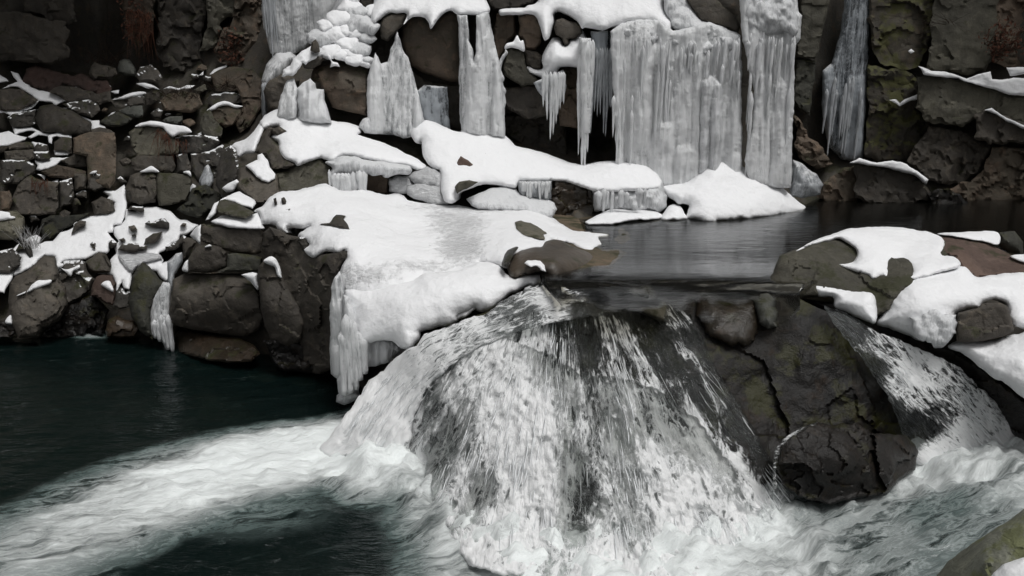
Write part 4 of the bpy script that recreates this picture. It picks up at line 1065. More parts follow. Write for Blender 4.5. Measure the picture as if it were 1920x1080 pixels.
_sl = S('snow slope over the brown faced block, upper left', '586,80 598,56 612,44 640,55 650,78 665,86 680,96 694,108 698,124 690,129 670,121 650,110 635,109 620,102 605,102 598,92', tps([(590, 85, 16.5), (620, 50, 17), (660, 80, 16.4), (695, 120, 16.1), (640, 108, 16.1)]), name='snow_slope', step=4, edge=.12, bump=(.08, .25))
for k, (x, y, r) in enumerate(((600, 72, 22), (626, 62, 25), (652, 82, 22), (676, 94, 20), (640, 34, 22), (662, 56, 20), (684, 46, 17), (622, 96, 17), (664, 110, 17), (690, 72, 14), (655, 12, 20), (700, 22, 15), (592, 98, 13), (640, 104, 14), (612, 48, 16), (690, 112, 10), (648, 58, 14), (574, 104, 12), (672, 22, 15))):
    _an = np.linspace(0, 2 * math.pi, 10)[:-1]
    _q = np.stack([x + r * 1.15 * np.cos(_an) * RNG.uniform(.8, 1.2, 9), y + r * .85 * np.sin(_an) * RNG.uniform(.8, 1.2, 9)], -1)
    relief('snow_lump', _q, lambda X, Yp: 16.3 + (110 - Yp) / 100 * .75 - .12, M['snow' if k % 3 else 'ice_white'], thick=.3, edge=r / 1500 * 16 * .9, step=3, rough=2.5, spl=True, bump=(.07, .14), parent=_sl, off=-.05 - .01 * (k % 5))
S('lacy crusted snow among dark stones, upper left', '527,144 530,132 545,124 552,110 570,95 582,86 590,84 586,100 596,104 584,112 575,120 566,116 558,132 550,144 538,145', tps([(530, 140, 16.0), (590, 90, 16.2), (560, 115, 16.0), (550, 142, 15.9)]), name='snow_crust', step=3, edge=.06, rough=3.5, bump=(.06, .12))
S('small snow dab on the brown faced block', '612,104 618,102 624,114 633,118 638,126 628,124 620,126 622,116', 15.95, name='snow_dab', step=3, edge=.04)
S('frozen lumps at the top right of the ice mass', '1244,-36 1290,-36 1300,10 1312,36 1334,44 1320,60 1290,60 1265,54 1256,40 1246,16', tps([(1250, 0, 16.3), (1300, 50, 16.0), (1290, -36, 16.8), (1265, 50, 16.0)]), name='ice_mound', mat='ice_white', step=4, edge=.15, bump=(.15, .22), cat='ice')
# --- frozen curtains
def CUR(label, p, Y, lean, mat, seed, n, wmin, wmax, lab='frozen_curtain', step=4, edge=.12, drop=.35, amp=1.0, off=0, thick=.6, **kw):
    q = P(p)
    dep = face(p, Y, lean)
    X = [point(a, b, Y)[0] for a, b in q]
    Z = [point(a, b, Y)[2] for a, b in q]
    c1 = columns(seed, min(X), max(X), min(Z), max(Z), n, wmin, wmax, drop, amp)
    c2 = columns(seed + 400, min(X), max(X), min(Z), max(Z), max(3, n // 9), wmax * 1.1, wmax * 2.2, .4, amp * .75)
    cf = lambda Pw, px, py, q: c1(Pw, px, py, q) + c2(Pw, px, py, q)
    cf_body = lambda Pw: np.clip(.5 * c1.body(Pw) + .75 * c2.body(Pw), 0, 1.3)
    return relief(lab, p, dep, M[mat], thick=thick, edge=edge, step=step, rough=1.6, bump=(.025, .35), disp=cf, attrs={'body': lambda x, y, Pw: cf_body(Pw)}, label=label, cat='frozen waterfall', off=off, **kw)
o = CUR('pale frozen curtain at the upper left, far back', '490,-60 640,-60 634,20 618,42 596,68 572,92 548,104 526,108 508,100 497,62 491,20', 18.2, .0, 'ice', 51, 60, .05, .13, drop=.8, amp=.45)
for k in range(7):
    icicle(492 + k * 3.2, -40, random.uniform(60, 135), 18.05, .05, .004, M['ice_grey'], o, 60 + k)
_p = '490,152 499,122 518,98 545,95 557,106 544,130 528,148 512,160 500,165'
relief('ice_bulb', _p, face(_p, 17.4, .6), M['ice'], thick=.5, edge=.45, step=4, rough=1, bump=(.06, .25), label='round ice bulb at the foot of the far left curtain', cat='ice')
_p = '490,165 498,158 512,160 505,185 500,215 494,240 490,200'
o = relief('ice_drip', _p, face(_p, 17.3, .1), M['ice_grey'], thick=.3, edge=.1, step=4, rough=1, bump=(.05, .15), label='grey drip fringe under the round ice bulb', cat='ice')
for k in range(6):
    icicle(492 + k * 4, 155, random.uniform(185, 225), 17.25, .04, .004, M['ice_grey'], o, 70 + k)
CUR('left ice stump below the crusted snow', '518,220 526,178 538,152 551,147 558,166 556,222 540,226', 15.75, .5, 'ice', 52, 9, .05, .12, lab='ice_stump', edge=.2, step=3)
CUR('right ice stump with a white snowy crown', '556,226 556,190 557,166 567,156 582,147 592,156 594,166 607,167 609,186 616,206 623,230 600,232', 15.6, .5, 'ice_white', 53, 10, .08, .16, lab='ice_stump', edge=.2, step=3)
CUR('tent shaped ice fall left of the rounded brown block', '744,58 752,84 765,110 775,140 786,182 796,228 788,240 770,258 757,260 740,253 715,252 692,250 688,240 688,150 694,120 704,98 714,120 727,116 734,88', 15.95, .25, 'ice', 54, 44, .04, .12, step=3)
_p = '672,238 680,222 694,216 700,236 698,252 684,250'
relief('ice_lump', _p, face(_p, 15.7, .3), M['ice_white'], thick=.3, edge=.15, step=3, rough=1.5, bump=(.06, .15), label='frozen lump at the left foot of the ice tent', cat='ice')
o = CUR('twin ice columns in front of the rounded brown block', '858,28 876,28 879,76 886,92 889,118 892,95 893,28 916,22 921,50 927,80 935,110 941,160 946,200 948,258 886,254 864,252 860,150 861,90', 16.05, .12, 'ice', 55, 50, .04, .12, drop=.6, step=3)
_p = '946,90 950,96 943,118 940,140 950,170 945,215 938,200 932,150 936,118'
relief('ice_crust', _p, face(_p, 16.2, .1), M['ice_white'], thick=.2, edge=.06, step=3, rough=3, bump=(.04, .08), label='ragged ice crust between the twin columns and the mossy block', cat='ice')
_p = '780,170 796,160 838,164 842,222 846,244 800,240 790,215'
CUR('thin clear ice over the dark rock between the tent and the twin columns', _p, 16.5, .1, 'ice_clear', 56, 10, .04, .1, edge=.06, amp=.5)
_p = '1000,156 1030,140 1056,132 1062,160 1056,190 1040,205 1024,190 1008,170'
o = CUR('short icicle fringe hanging below the snow pillow', _p, 16.1, .1, 'ice_grey', 57, 10, .03, .08, edge=.06, amp=.6)
for k, (x, b) in enumerate(((1026, 225), (1033, 262), (1039, 252), (1047, 215), (1052, 205), (1020, 200), (1058, 195), (1043, 232))):
    icicle(x, 135, b, 16.0, .05, .004, M['ice'], o, 80 + k)
o = CUR('long slender icicle bundle reaching the snow mound', '1086,70 1108,72 1112,140 1110,200 1106,250 1094,250 1088,170', 15.85, .05, 'ice', 58, 9, .04, .09, edge=.08)
for k, (x, b, w) in enumerate(((1088, 290, .05), (1092, 260, .05), (1097, 312, .075), (1102, 316, .09), (1107, 285, .07), (1111, 240, .05))):
    icicle(x, 75, b, 15.8, w, .012 if b > 300 else .004, M['ice'], o, 90 + k)
o = CUR('dark thin icicles in the gap left of the wide curtain', '1108,58 1150,58 1150,110 1146,170 1130,150 1118,140 1110,120', 16.35, .05, 'ice_clear', 59, 12, .03, .08, edge=.06)
for k, x in enumerate((1112, 1118, 1124, 1129, 1135, 1140, 1145, 1149)):
    icicle(x, 90, random.uniform(190, 258), 16.2, .045, .004, M['ice_grey'], o, 100 + k)
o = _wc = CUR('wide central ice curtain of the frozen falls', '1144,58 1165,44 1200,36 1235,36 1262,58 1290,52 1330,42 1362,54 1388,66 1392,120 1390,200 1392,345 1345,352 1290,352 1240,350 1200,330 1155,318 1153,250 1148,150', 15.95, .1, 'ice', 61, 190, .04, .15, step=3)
for k in range(60):
    x = random.uniform(1150, 1388)
    yt = random.uniform(70, 100) if random.random() < .6 else random.uniform(90, 210)
    icicle(x, yt, min(342, yt + 25 + min(230, random.expovariate(1 / 75))), 15.72 + random.uniform(-.06, .1), random.uniform(.014, .055), .004, M[random.choice(('ice', 'ice_white', 'ice_white'))], o, 120 + k)
_p = '1146,62 1165,42 1200,34 1236,34 1264,58 1292,50 1332,42 1362,54 1390,66 1391,100 1376,92 1360,104 1342,90 1322,106 1300,92 1284,104 1262,88 1240,76 1222,88 1200,72 1180,78 1160,70'
relief('ice_crown', _p, face(_p, 15.78, .5), M['ice_white'], thick=.4, step=3, edge=.2, bump=(.16, .16), rough=3, parent=o)
_p = '1310,330 1312,180 1314,152 1326,140 1342,142 1354,160 1356,230 1350,330'
_cc = columns(62, *[point(a, b, 15.6)[k] for a, b, k in ((1310, 250, 0), (1356, 250, 0), (1330, 330, 2), (1330, 142, 2))], 7, .07, .16, .9, 1.0)
relief('ice_column', _p, face(_p, 15.6, .05), M['ice_white'], thick=.4, edge=.25, step=3, rough=1.6, bump=(.05, .3), disp=_cc, parent=_wc)
o = _rc_ = CUR('right hand ice curtain standing at the pool corner', '1384,-50 1492,-50 1496,22 1503,30 1500,72 1486,96 1490,140 1488,200 1484,352 1440,352 1404,340 1396,300 1408,250 1414,172 1402,120 1390,62', 15.9, .08, 'ice', 63, 80, .05, .17, step=3)
for k in range(34):
    x = random.uniform(1400, 1490)
    yt = random.uniform(60, 85) if random.random() < .55 else random.uniform(80, 230)
    icicle(x, yt, min(346, yt + 25 + min(240, random.expovariate(1 / 80))), 15.66 + random.uniform(-.05, .08), random.uniform(.014, .055), .004, M[random.choice(('ice', 'ice_white'))], o, 370 + k)
_p = '1388,0 1400,-20 1440,-30 1480,-30 1494,-10 1498,24 1502,30 1500,60 1488,72 1470,60 1440,66 1410,60 1392,40'
relief('ice_crown', _p, face(_p, 15.6, .3), M['ice_white'], thick=.4, step=4, edge=.25, bump=(.16, .2), parent=_rc_)
_p = '1486,300 1502,305 1530,326 1546,346 1536,366 1502,372 1480,366'
relief('ice_bulb', _p, face(_p, 16.2, .3), M['ice_grey'], thick=.4, edge=.35, step=3, rough=2, bump=(.1, .15), label='grey rime bulb on the rock right of the right hand curtain', cat='ice')
# --- middle terrace
R('rock', 'dark boulder on the left shoulder of the middle snow mound', '489,265 491,250 502,239 515,241 506,257 522,272 526,288 537,299 553,308 541,317 524,318 507,317 500,290 478,288 480,280', tps([(495, 250, 15.2), (540, 310, 14.5), (500, 300, 14.8), (480, 285, 15)]), 'rock', fac=(.4, .08, .02), edge=.12)
R('rock', 'small diamond of dark stone in the middle snow mound', '511,250 511,243 522,235 537,244 522,256', 15.15, 'rock', fac=None, edge=.06, thick=.3)
R('cliff_block', 'brown streaked rock face beneath the middle snow mound', '541,318 552,307 581,300 602,297 620,316 616,348 605,352 571,358 541,362 524,364 518,326', tps([(541, 318, 14.65), (600, 298, 14.75), (618, 330, 14.5), (560, 360, 14.3), (524, 360, 14.3)]), 'rock_olive', fac=(.6, .06, .02), edge=.08, cat='cliff block')
R('cliff_block', 'dark rock face below the white snow tongue', '446,352 449,316 460,309 481,333 502,342 518,327 526,364 520,370 496,380 478,380', tps([(449, 320, 14.6), (500, 342, 14.3), (518, 330, 14.4), (496, 378, 13.9), (446, 352, 14.3)]), 'rock', fac=(.5, .07, .02), edge=.1, cat='cliff block')
R('cliff_block', 'tall grey rock at the left end of the middle terrace', '418,280 433,272 443,283 446,300 448,320 441,362 428,372 415,370 404,346 407,320 412,298', tps([(430, 275, 15.4), (445, 330, 14.7), (405, 346, 15.0), (425, 370, 14.6)]), 'rock_dust', fac=(.4, .07, .02), edge=.12, cat='cliff block')
S('middle snow mound, broad and smooth, below the ice stumps', '487,230 498,216 521,205 537,216 551,212 560,220 575,220 599,222 618,226 642,229 665,233 677,239 677,248 672,252 689,258 708,264 732,273 755,285 776,294 792,305 800,311 792,320 759,310 731,306 693,300 665,294 642,292 627,303 609,300 601,297 581,303 560,311 552,305 536,299 524,283 521,266 504,255 515,250 522,236 504,239 494,242',
  tps([(500, 225, 15.75), (560, 222, 15.6), (640, 232, 15.7), (676, 245, 15.7), (755, 286, 15.2), (798, 311, 14.8), (731, 304, 14.5), (650, 290, 14.55), (610, 298, 14.5), (560, 308, 14.4), (525, 275, 14.8), (600, 265, 15.05)]), name='snow_mound', edge=.14, thick=.5)
S('left wing of snow running down from the middle mound', '434,275 440,267 462,259 487,232 498,216 514,208 521,214 510,230 498,240 490,254 485,268 477,285 459,290 446,296 440,285', tps([(440, 270, 15.6), (510, 215, 15.95), (480, 270, 15.15), (447, 293, 15.2)]), name='snow_bank', edge=.1)
S('bright snow tongue on the dark rock face of the middle terrace', '460,310 483,299 483,291 491,287 502,300 506,314 517,326 515,335 504,342 491,339 481,332 472,320', tps([(462, 310, 14.55), (490, 290, 14.75), (516, 328, 14.3), (503, 341, 14.2)]), name='snow_tongue', edge=.06, step=3)
S('small snow patch on the rock left of the tongue', '417,353 427,344 435,341 444,336 450,342 442,352 438,359 425,361', 14.4, name='snow_patch', edge=.06, step=3)
o = S('grey icy eave hanging from the front of the middle mound', '608,304 627,300 642,292 665,294 693,300 731,305 762,309 771,316 767,328 744,326 729,333 721,332 717,328 700,330 686,328 684,357 672,357 668,330 657,330 645,326 634,330 627,352 620,352 616,346 618,323 622,314', tps([(610, 304, 14.4), (690, 300, 14.35), (765, 312, 14.4), (620, 350, 14.3), (680, 355, 14.25), (765, 326, 14.35)]), name='ice_eave', mat='ice_white', edge=.1, step=3, bump=(.06, .2), cat='ice')
for k, (x, a, b, w) in enumerate(((618, 318, 352, .03), (628, 325, 358, .08), (634, 325, 362, .1), (641, 325, 362, .11), (648, 325, 362, .1), (654, 325, 362, .07), (663, 322, 360, .06), (674, 320, 360, .07), (681, 322, 359, .06), (668, 322, 354, .04))):
    icicle(x, a, b, 14.28, w, w * .6, M['ice'], o, 200 + k)
R('rock', 'square brown recess of rock under the icy eave', '684,326 717,326 728,333 728,364 684,363', 14.75, 'rock_brown', fac=(.6, .03, .01), edge=.06)
for k, (p, Y, l) in enumerate((('728,336 745,327 768,330 776,345 770,362 748,364 730,360', 14.5, 'grey frozen lump right of the brown recess'), ('764,330 790,316 802,311 816,320 822,345 800,352 778,346', 14.5, 'upper frozen lump where the two snow mounds meet'),
        ('762,352 780,342 806,346 828,352 834,372 842,381 815,386 795,379 775,373 765,366', 14.25, 'rippled frozen lump above the terrace'), ('800,318 816,318 828,326 832,360 818,356 806,340', 14.5, 'narrow frozen runnel beside the snow mound'))):
    relief('ice_lump', p, face(p, Y, .5), M['snow_icy'], thick=.4, edge=.16, step=3, rough=2, bump=(.09, .14), label=l, cat='ice')
# --- right mound, cone and ice bulbs
S('central snow mound sloping right below the twin ice columns', '777,233 793,225 817,229 840,241 863,247 893,244 905,244 920,251 943,252 960,266 970,274 993,279 1020,286 1053,299 1080,307 1100,309 1133,302 1200,306 1227,322 1241,340 1239,354 1200,358 1150,360 1113,358 1067,342 1033,339 1004,340 976,340 966,352 929,347 900,347 880,354 859,364 854,378 839,380 831,373 827,356 826,322 815,317 800,305 792,285 790,265 783,269 772,258 768,246',
  tps([(793, 226, 15.8), (772, 255, 15.6), (905, 246, 15.95), (1053, 300, 15.75), (1200, 307, 15.7), (1240, 342, 15.1), (1150, 356, 14.65), (1113, 356, 14.65), (1033, 337, 14.8), (966, 348, 14.5), (860, 362, 14.1), (832, 372, 14.0), (815, 310, 14.7), (900, 300, 15.0), (1000, 310, 15.15), (1150, 330, 15.1)]), name='snow_mound', edge=.16, thick=.6)
R('rock', 'reddish diamond stone set in the central snow mound', '856,312 863,292 877,299 886,308 883,318 878,326 866,322', 14.75, 'rock_red', fac=None, edge=.05, thick=.3)
R('rock', 'flat grey stone at the lower edge of the central mound', '852,352 861,340 880,337 897,341 882,350 866,357 857,364', 14.0, 'rock_olive', fac=(.3, .02), edge=.06, thick=.3)
_p = '1108,350 1150,350 1200,346 1242,342 1252,366 1251,388 1238,398 1218,394 1183,396 1147,394 1116,396 1110,376'
o = relief('ice_bulge', _p, face(_p, 14.75, .7), M['ice_white'], thick=.6, edge=.3, step=3, rough=2.5, bump=(.16, .2), disp=columns(66, 1.35, 3.0, 2.0, 2.9, 16, .07, .17, .5, .7), label='bulbous ice under the right end of the central mound', cat='ice')
for k in range(9):
    icicle(1118 + k * 11 + random.uniform(-5, 5), random.uniform(352, 370), random.uniform(380, 404), 14.6, random.uniform(.03, .09), .02, M['ice_white'], o, 220 + k)
S('flat snow shelf at the pool edge under the bulbous ice', '1098,416 1110,409 1147,391 1183,393 1220,391 1236,398 1242,404 1232,411 1206,412 1183,414 1160,418 1143,421 1107,421', tps([(1100, 416, Yz(1100, 416, 2.06)), (1147, 392, 14.75), (1225, 393, 14.9), (1238, 408, Yz(1238, 408, 2.05)), (1150, 419, Yz(1150, 419, 2.05))]), name='snow_shelf', edge=.1, step=3)
S('small snow hummock between the shelf and the cone', '1239,411 1252,390 1262,384 1275,386 1284,400 1289,411 1262,414', tps([(1240, 411, Yz(1240, 411, 2.04)), (1262, 386, 14.9), (1288, 410, Yz(1288, 410, 2.04)), (1262, 413, Yz(1262, 413, 2.04))]), name='snow_hummock', edge=.15, step=3)
S('snow cone at the foot of the wide ice curtain, edge in the pool', '1241,352 1255,346 1283,342 1305,330 1320,312 1336,304 1357,297 1376,304 1393,312 1410,320 1427,322 1443,338 1467,352 1487,369 1510,386 1508,397 1467,404 1417,410 1350,413 1346,418 1323,418 1300,411 1287,404 1290,384 1270,381 1250,368',
  tps([(1357, 298, 15.75), (1250, 356, 15.1), (1330, 414, Yz(1330, 414, 2.04)), (1510, 390, Yz(1510, 390, 2.04)), (1420, 409, Yz(1420, 409, 2.03)), (1443, 340, 15.7), (1400, 365, 15.15), (1330, 355, 15.05), (1290, 400, 14.55)]), name='snow_cone', edge=.2, thick=.8, bump=(.08, .4), rough=2.5)
R('cliff_block', 'wet reddish brown rock recess at the left end of the pool', '1031,338 1049,338 1064,344 1079,342 1092,353 1108,352 1116,372 1114,410 1080,416 1041,414 1037,390 1030,372', 15.0, 'rock_wet_brown', fac=(.4, .08, .02), edge=.08, cat='cliff block')
o = CUR('grey icicle fringe under the eave of the central mound', '972,340 1034,340 1033,374 1012,374 994,370 974,364', 14.75, .1, 'ice_grey', 67, 12, .04, .08, edge=.06, step=3)
for k in range(9):
    icicle(978 + k * 6.4 + random.uniform(-2, 2), 340, random.uniform(352, 378), 14.65, random.uniform(.025, .06), random.uniform(.005, .03), M['ice'], o, 240 + k)
_p = '874,374 895,362 919,353 947,350 968,354 976,364 994,369 1022,372 1040,381 1045,393 1040,403 1028,411 1004,411 988,398 957,396 923,394 899,392 884,385'
relief('ice_hump', _p, tps([(880, 380, 14.05), (947, 352, 14.55), (1040, 385, 14.4), (1010, 408, 14.1), (957, 395, 14.0), (1000, 370, 14.6)]), M['ice_white'], thick=.5, edge=.22, step=3, rough=1.5, bump=(.06, .2), label='smooth frozen hump with grey icy front above the terrace', cat='ice')
# --- the main terrace
def _icy(x, y):
    s = np.zeros(np.shape(x))
    for a, b, r1, r2, k in ((880, 388, 130, 14, .8), (860, 420, 60, 26, .9), (865, 460, 50, 40, 1.0), (780, 500, 110, 16, .6), (690, 515, 60, 22, .7), (655, 520, 18, 30, .9), (830, 405, 40, 10, .8)):
        s = np.maximum(s, k * np.exp(-((x - a) / r1) ** 2 - ((y - b) / r2) ** 2))
    return s
_n1 = '504,372 512,366 529,360 559,355 585,350 607,344 622,350 641,357 660,357 682,356 707,362 720,364 745,361 757,367 768,376 800,382 850,383 900,392 960,394 1000,395 1030,404 1045,414 1060,424 1075,432 1110,436 1143,438 1142,446 1125,447 1131,456 1120,464 1106,472 1085,463 1060,453 1036,451 1036,470 1010,466 985,470 964,478 952,500 930,496 905,494 898,505 905,560 860,600 760,620 700,580 640,545 632,530 640,505 650,482 646,470 632,473 609,473 598,479 585,483 570,469 581,461 574,452 559,442 566,434 581,423 566,427 542,428 538,436 523,430 516,421 502,419 491,421 486,400 476,394 491,386'
_terrace = tps([(512, 367, 13.3), (500, 415, 12.85), (607, 346, 13.95), (720, 366, 14.1), (768, 377, 14.1), (900, 393, 14.0), (1000, 395, 14.2), (1045, 414, Yz(1045, 414, 2.07)), (1143, 441, Yz(1143, 441, 2.02)), (1100, 468, Yz(1100, 468, 2.05)), (1036, 460, Yz(1036, 460, 2.16)), (952, 490, Yz(952, 490, 2.16)), (560, 440, 12.2), (585, 480, 11.5), (648, 474, 11.05), (760, 430, 12.6), (850, 450, 12.1), (900, 500, 10.7), (760, 500, 10.75), (650, 520, 10.75), (700, 575, 10.2), (860, 580, 9.95)])
S('main snow terrace, wide white sheet in the middle of the scene', _n1, _terrace,
  name='snow_terrace', mat='snow_terrace', edge=.13, thick=.5, rough=2.0, step=5, bump=(.07, .5), attrs={'icy': lambda x, y, Pw: _icy(x, y)})
S('front snow lip drooping over the rushing water', '642,546 652,538 668,533 690,530 713,527 767,524 800,512 850,509 880,498 900,491 932,492 940,497 946,507 951,514 963,520 973,516 998,509 1011,503 994,501 984,495 990,489 1011,488 1021,497 1024,508 1033,526 1005,536 990,535 973,546 957,553 940,565 919,582 911,584 898,584 890,580 877,588 861,592 858,601 840,611 822,614 808,618 790,622 788,632 780,646 770,655 750,652 735,640 700,640 670,650 655,620 646,585',
  tps([(650, 545, 10.45), (713, 528, 10.4), (850, 511, 10.2), (900, 492, 10.55), (1015, 492, 10.75), (1030, 524, 10.2), (990, 533, 9.95), (910, 581, 9.68), (840, 608, 9.6), (790, 622, 9.52), (770, 652, 9.42), (700, 640, 9.75), (655, 600, 10.2), (760, 570, 9.9), (880, 545, 9.9)]), name='snow_lip', edge=.2, thick=.35, rough=1.8, step=4, bump=(.05, .35))
R('rock', 'dark stone showing through the left half of the terrace snow', '600,421 617,418 625,408 631,403 649,405 644,412 652,421 655,429 637,428 622,423', _terrace, 'rock', fac=(.3, .03), edge=.08, thick=.25, off=-.14, bump=(.04, .15))
R('rock', 'row of dark pebbles at the upper left of the terrace snow', '528,372 533,370 537,379 534,388 529,384', 13.0, 'rock', fac=None, edge=.03, thick=.15)
R('rock', 'dark pebble at the far left corner of the terrace snow', '512,372 517,370 519,380 514,385', 13.0, 'rock', fac=None, edge=.03, thick=.15)
R('rock', 'little dark stones below the row of pebbles on the terrace', '536,393 544,391 546,398 550,404 542,402', 12.85, 'rock', fac=None, edge=.03, thick=.15)
R('rock', 'broken dark stones at the lip of the terrace, left of the front', '558,444 572,446 577,455 584,463 578,470 568,468 560,456', 12.0, 'rock_dust', fac=(.2, .04), edge=.05, thick=.4)
R('rock', 'flat olive stone in the snow near the pool', '964,417 977,413 996,418 1015,428 1026,436 1018,438 1021,448 1002,446 982,439 967,427', _terrace, 'rock_olive', fac=None, edge=.08, thick=.3, off=-.16, bump=(.02, .2))
R('boulder', 'smooth brown wet rock sloping from the snow into the pool', '951,510 955,490 965,476 986,467 1013,463 1024,452 1048,449 1069,459 1100,472 1120,484 1124,497 1108,508 1085,518 1066,526 1040,536 1028,530 1020,512 1000,514 975,519 963,522', tps([(955, 495, 10.5), (1000, 466, Yz(1000, 466, 2.27)), (1040, 450, Yz(1040, 450, 2.2)), (1080, 463, Yz(1080, 463, 2.17)), (1122, 494, Yz(1122, 494, 1.98)), (1035, 534, Yz(1035, 534, 1.95)), (965, 520, 10.15), (1040, 492, Yz(1040, 492, 2.2)), (1085, 512, Yz(1085, 512, 2.0))]), 'rock_slick', fac=None, edge=.3, bump=(.07, .35), thick=.5, spl=True)
S('snow tab on the smooth brown wet rock', '984,494 990,488 1005,487 1013,489 1021,498 1024,510 1016,508 1008,499 996,501', tps([(985, 494, Yz(985, 494, 2.27)), (1010, 488, Yz(1010, 488, 2.27)), (1022, 508, Yz(1022, 508, 2.2))]), name='snow_patch', edge=.05, step=3)
R('rock', 'black piece set in for the dark hollow between the terrace snow and the brown rock', '942,498 945,482 950,470 962,464 972,464 964,474 957,488 952,503', _terrace, 'rock_wet', fac=None, edge=.1, thick=.3, off=-.1, spl=True)  # darkness of a hollow put in as a black solid
# --- ice at the front corner of the terrace
o = CUR('ice column hanging from the terrace corner down to the plunge pool', '620,540 625,524 636,508 641,520 648,545 652,600 648,660 644,702 632,712 620,700 618,640', 10.55, .0, 'ice', 71, 7, .04, .09, lab='ice_column', edge=.1, step=3)
o = CUR('draped ice apron under the front snow lip', '642,548 655,560 680,610 705,634 738,640 752,650 770,655 745,662 737,676 722,684 695,686 682,694 672,714 664,736 646,744 634,736 632,712 642,690 646,640', 10.15, .1, 'ice_white', 72, 14, .05, .14, lab='ice_apron', edge=.12, step=3, amp=.5)
for k, (x, a, b) in enumerate(((655, 600, 720), (662, 600, 730), (671, 620, 712), (649, 590, 735), (680, 630, 700), (640, 620, 738))):
    icicle(x, a, b, 10.02, .07, .03, M['ice'], o, 260 + k)
_p = '630,754 631,742 640,732 656,722 672,728 676,744 664,752 646,760'
relief('ice_lump', _p, face(_p, 10.3, .3), M['ice_white'], thick=.35, edge=.2, step=3, rough=1, bump=(.03, .15), label='rounded ice toe just above the plunge pool', cat='ice')
# ================================================================ RIGHT BANK
R('cliff_block', 'olive grey rock pillar right of the frozen curtains', '1500,-60 1562,-60 1556,0 1541,68 1531,112 1492,108 1499,60', 17.6, 'rock_olive', fac=(.9, .05, .015), edge=.1, cat='cliff block')
R('cliff_block', 'mossy lower half of the rock pillar by the right hand curtain', '1490,110 1531,114 1524,170 1518,215 1498,208 1486,190', 17.6, 'rock_moss', fac=(.5, .06, .02), edge=.1, cat='cliff block')
o = CUR('thin grey sheet of ice on the right cliff', '1592,-60 1632,-60 1628,90 1624,200 1618,296 1600,304 1576,298 1552,274 1541,205 1542,132 1560,118 1576,60', 18.0, .05, 'ice_clear', 81, 30, .05, .14, lab='ice_sheet', amp=.5, edge=.15)
for k in range(14):
    icicle(random.uniform(1548, 1616), random.uniform(140, 190), random.uniform(225, 300), 17.8, .045, .01, M['ice_grey'], o, 300 + k)
for nm, l, p, Y, m, fc in (
    ('cliff_block', 'brown rock wedge at the foot of the thin ice sheet', '1490,214 1506,238 1544,282 1562,306 1540,318 1512,304 1492,286', 17.4, 'rock_brown', (.4, .07, .02)),
    ('cliff_block', 'mossy cliff face above the right snow ledge', '1632,-60 1760,-60 1752,60 1724,122 1690,130 1650,120 1630,60', 17.9, 'cliff_moss', (.8, .08, .03)),
    ('cliff_block', 'smooth grey upper cliff at the top right', '1752,-60 1872,-60 1866,90 1848,134 1800,140 1736,130 1746,70', 17.6, 'rock_olive', (1.3, .06, .02)),
    ('cliff_block', 'dark cliff corner behind the red leaves at the top right', '1866,-60 1960,-60 1960,140 1900,130 1862,118', 17.7, 'rock_brown', (.6, .09, .03)),
    ('cliff_block', 'big slanted grey block under the right snow ledge', '1722,140 1770,144 1815,156 1888,180 1960,182 1960,236 1900,226 1850,208 1800,240 1740,230 1716,200', 17.1, 'rock_olive', (1.1, .07, .02)),
    ('cliff_block', 'dark mossy wall right of the thin ice sheet', '1626,124 1700,132 1724,150 1716,204 1744,234 1720,290 1690,306 1640,300 1620,290 1628,200', 17.7, 'cliff_moss', (.7, .08, .03)),
    ('boulder', 'rounded block with a thin snow crest at the right edge', '1828,214 1850,206 1876,216 1960,242 1960,276 1900,268 1858,272 1832,258', 16.9, 'rock', (.7, .06, .02)),
    ('cliff_block', 'dark cracked rocks below the big slanted block', '1700,300 1744,238 1800,244 1832,262 1860,276 1830,330 1780,350 1745,340', 17.2, 'rock', (.45, .09, .03)),
    ('cliff_block', 'reddish dark hollow rocks at the right edge above the pool', '1780,354 1832,332 1862,278 1960,280 1960,374 1880,384 1800,384', 17.0, 'rock_brown', (.5, .1, .03)),
    ('boulder', 'brown stone at the far pool edge, right of the rime bulb', '1530,372 1545,344 1575,316 1600,312 1612,340 1606,374 1570,382', 16.8, 'rock_brown', (.5, .06, .02)),
    ('boulder', 'dark boulder with a thin snow crest at the far pool edge', '1600,314 1615,303 1645,308 1682,316 1716,330 1738,346 1756,374 1700,384 1640,384 1606,374', 16.6, 'rock', (.7, .06, .02)),
    ('rock', 'low wet stones along the far pool edge', '1740,366 1772,352 1800,366 1820,386 1780,390 1748,386', 16.5, 'rock_wet', (.3, .06, .02))):
    R(nm, l, p, Y, m, fac=(fc[0] * .8, fc[1] * 1.7, .03), edge=.05, cat='rock' if nm != 'cliff_block' else 'cliff block', thick=1.0, step=5, rough=5)
S('long snow ledge on the right cliff', '1721,124 1741,132 1770,134 1797,143 1812,148 1837,138 1857,134 1860,148 1879,150 1900,146 1960,148 1960,180 1920,179 1889,177 1856,166 1815,155 1796,147 1770,145 1733,140', 16.95, name='snow_ledge', edge=.05, step=3, off=0)
S('short snow ledge above the long one at the right edge', '1888,126 1960,124 1960,140 1920,139 1893,142', 17.0, name='snow_ledge', edge=.05, step=3)
S('curved snow streak on the mossy wall', '1667,188 1676,187 1685,196 1696,187 1716,179 1733,171 1732,182 1707,190 1687,199 1676,194', 17.4, name='snow_streak', edge=.04, step=3)
S('thin snow crest on the rounded block at the right edge', '1846,207 1859,203 1874,214 1886,221 1920,234 1960,246 1960,252 1920,241 1886,227 1866,214', 16.75, name='snow_streak', edge=.04, step=3)
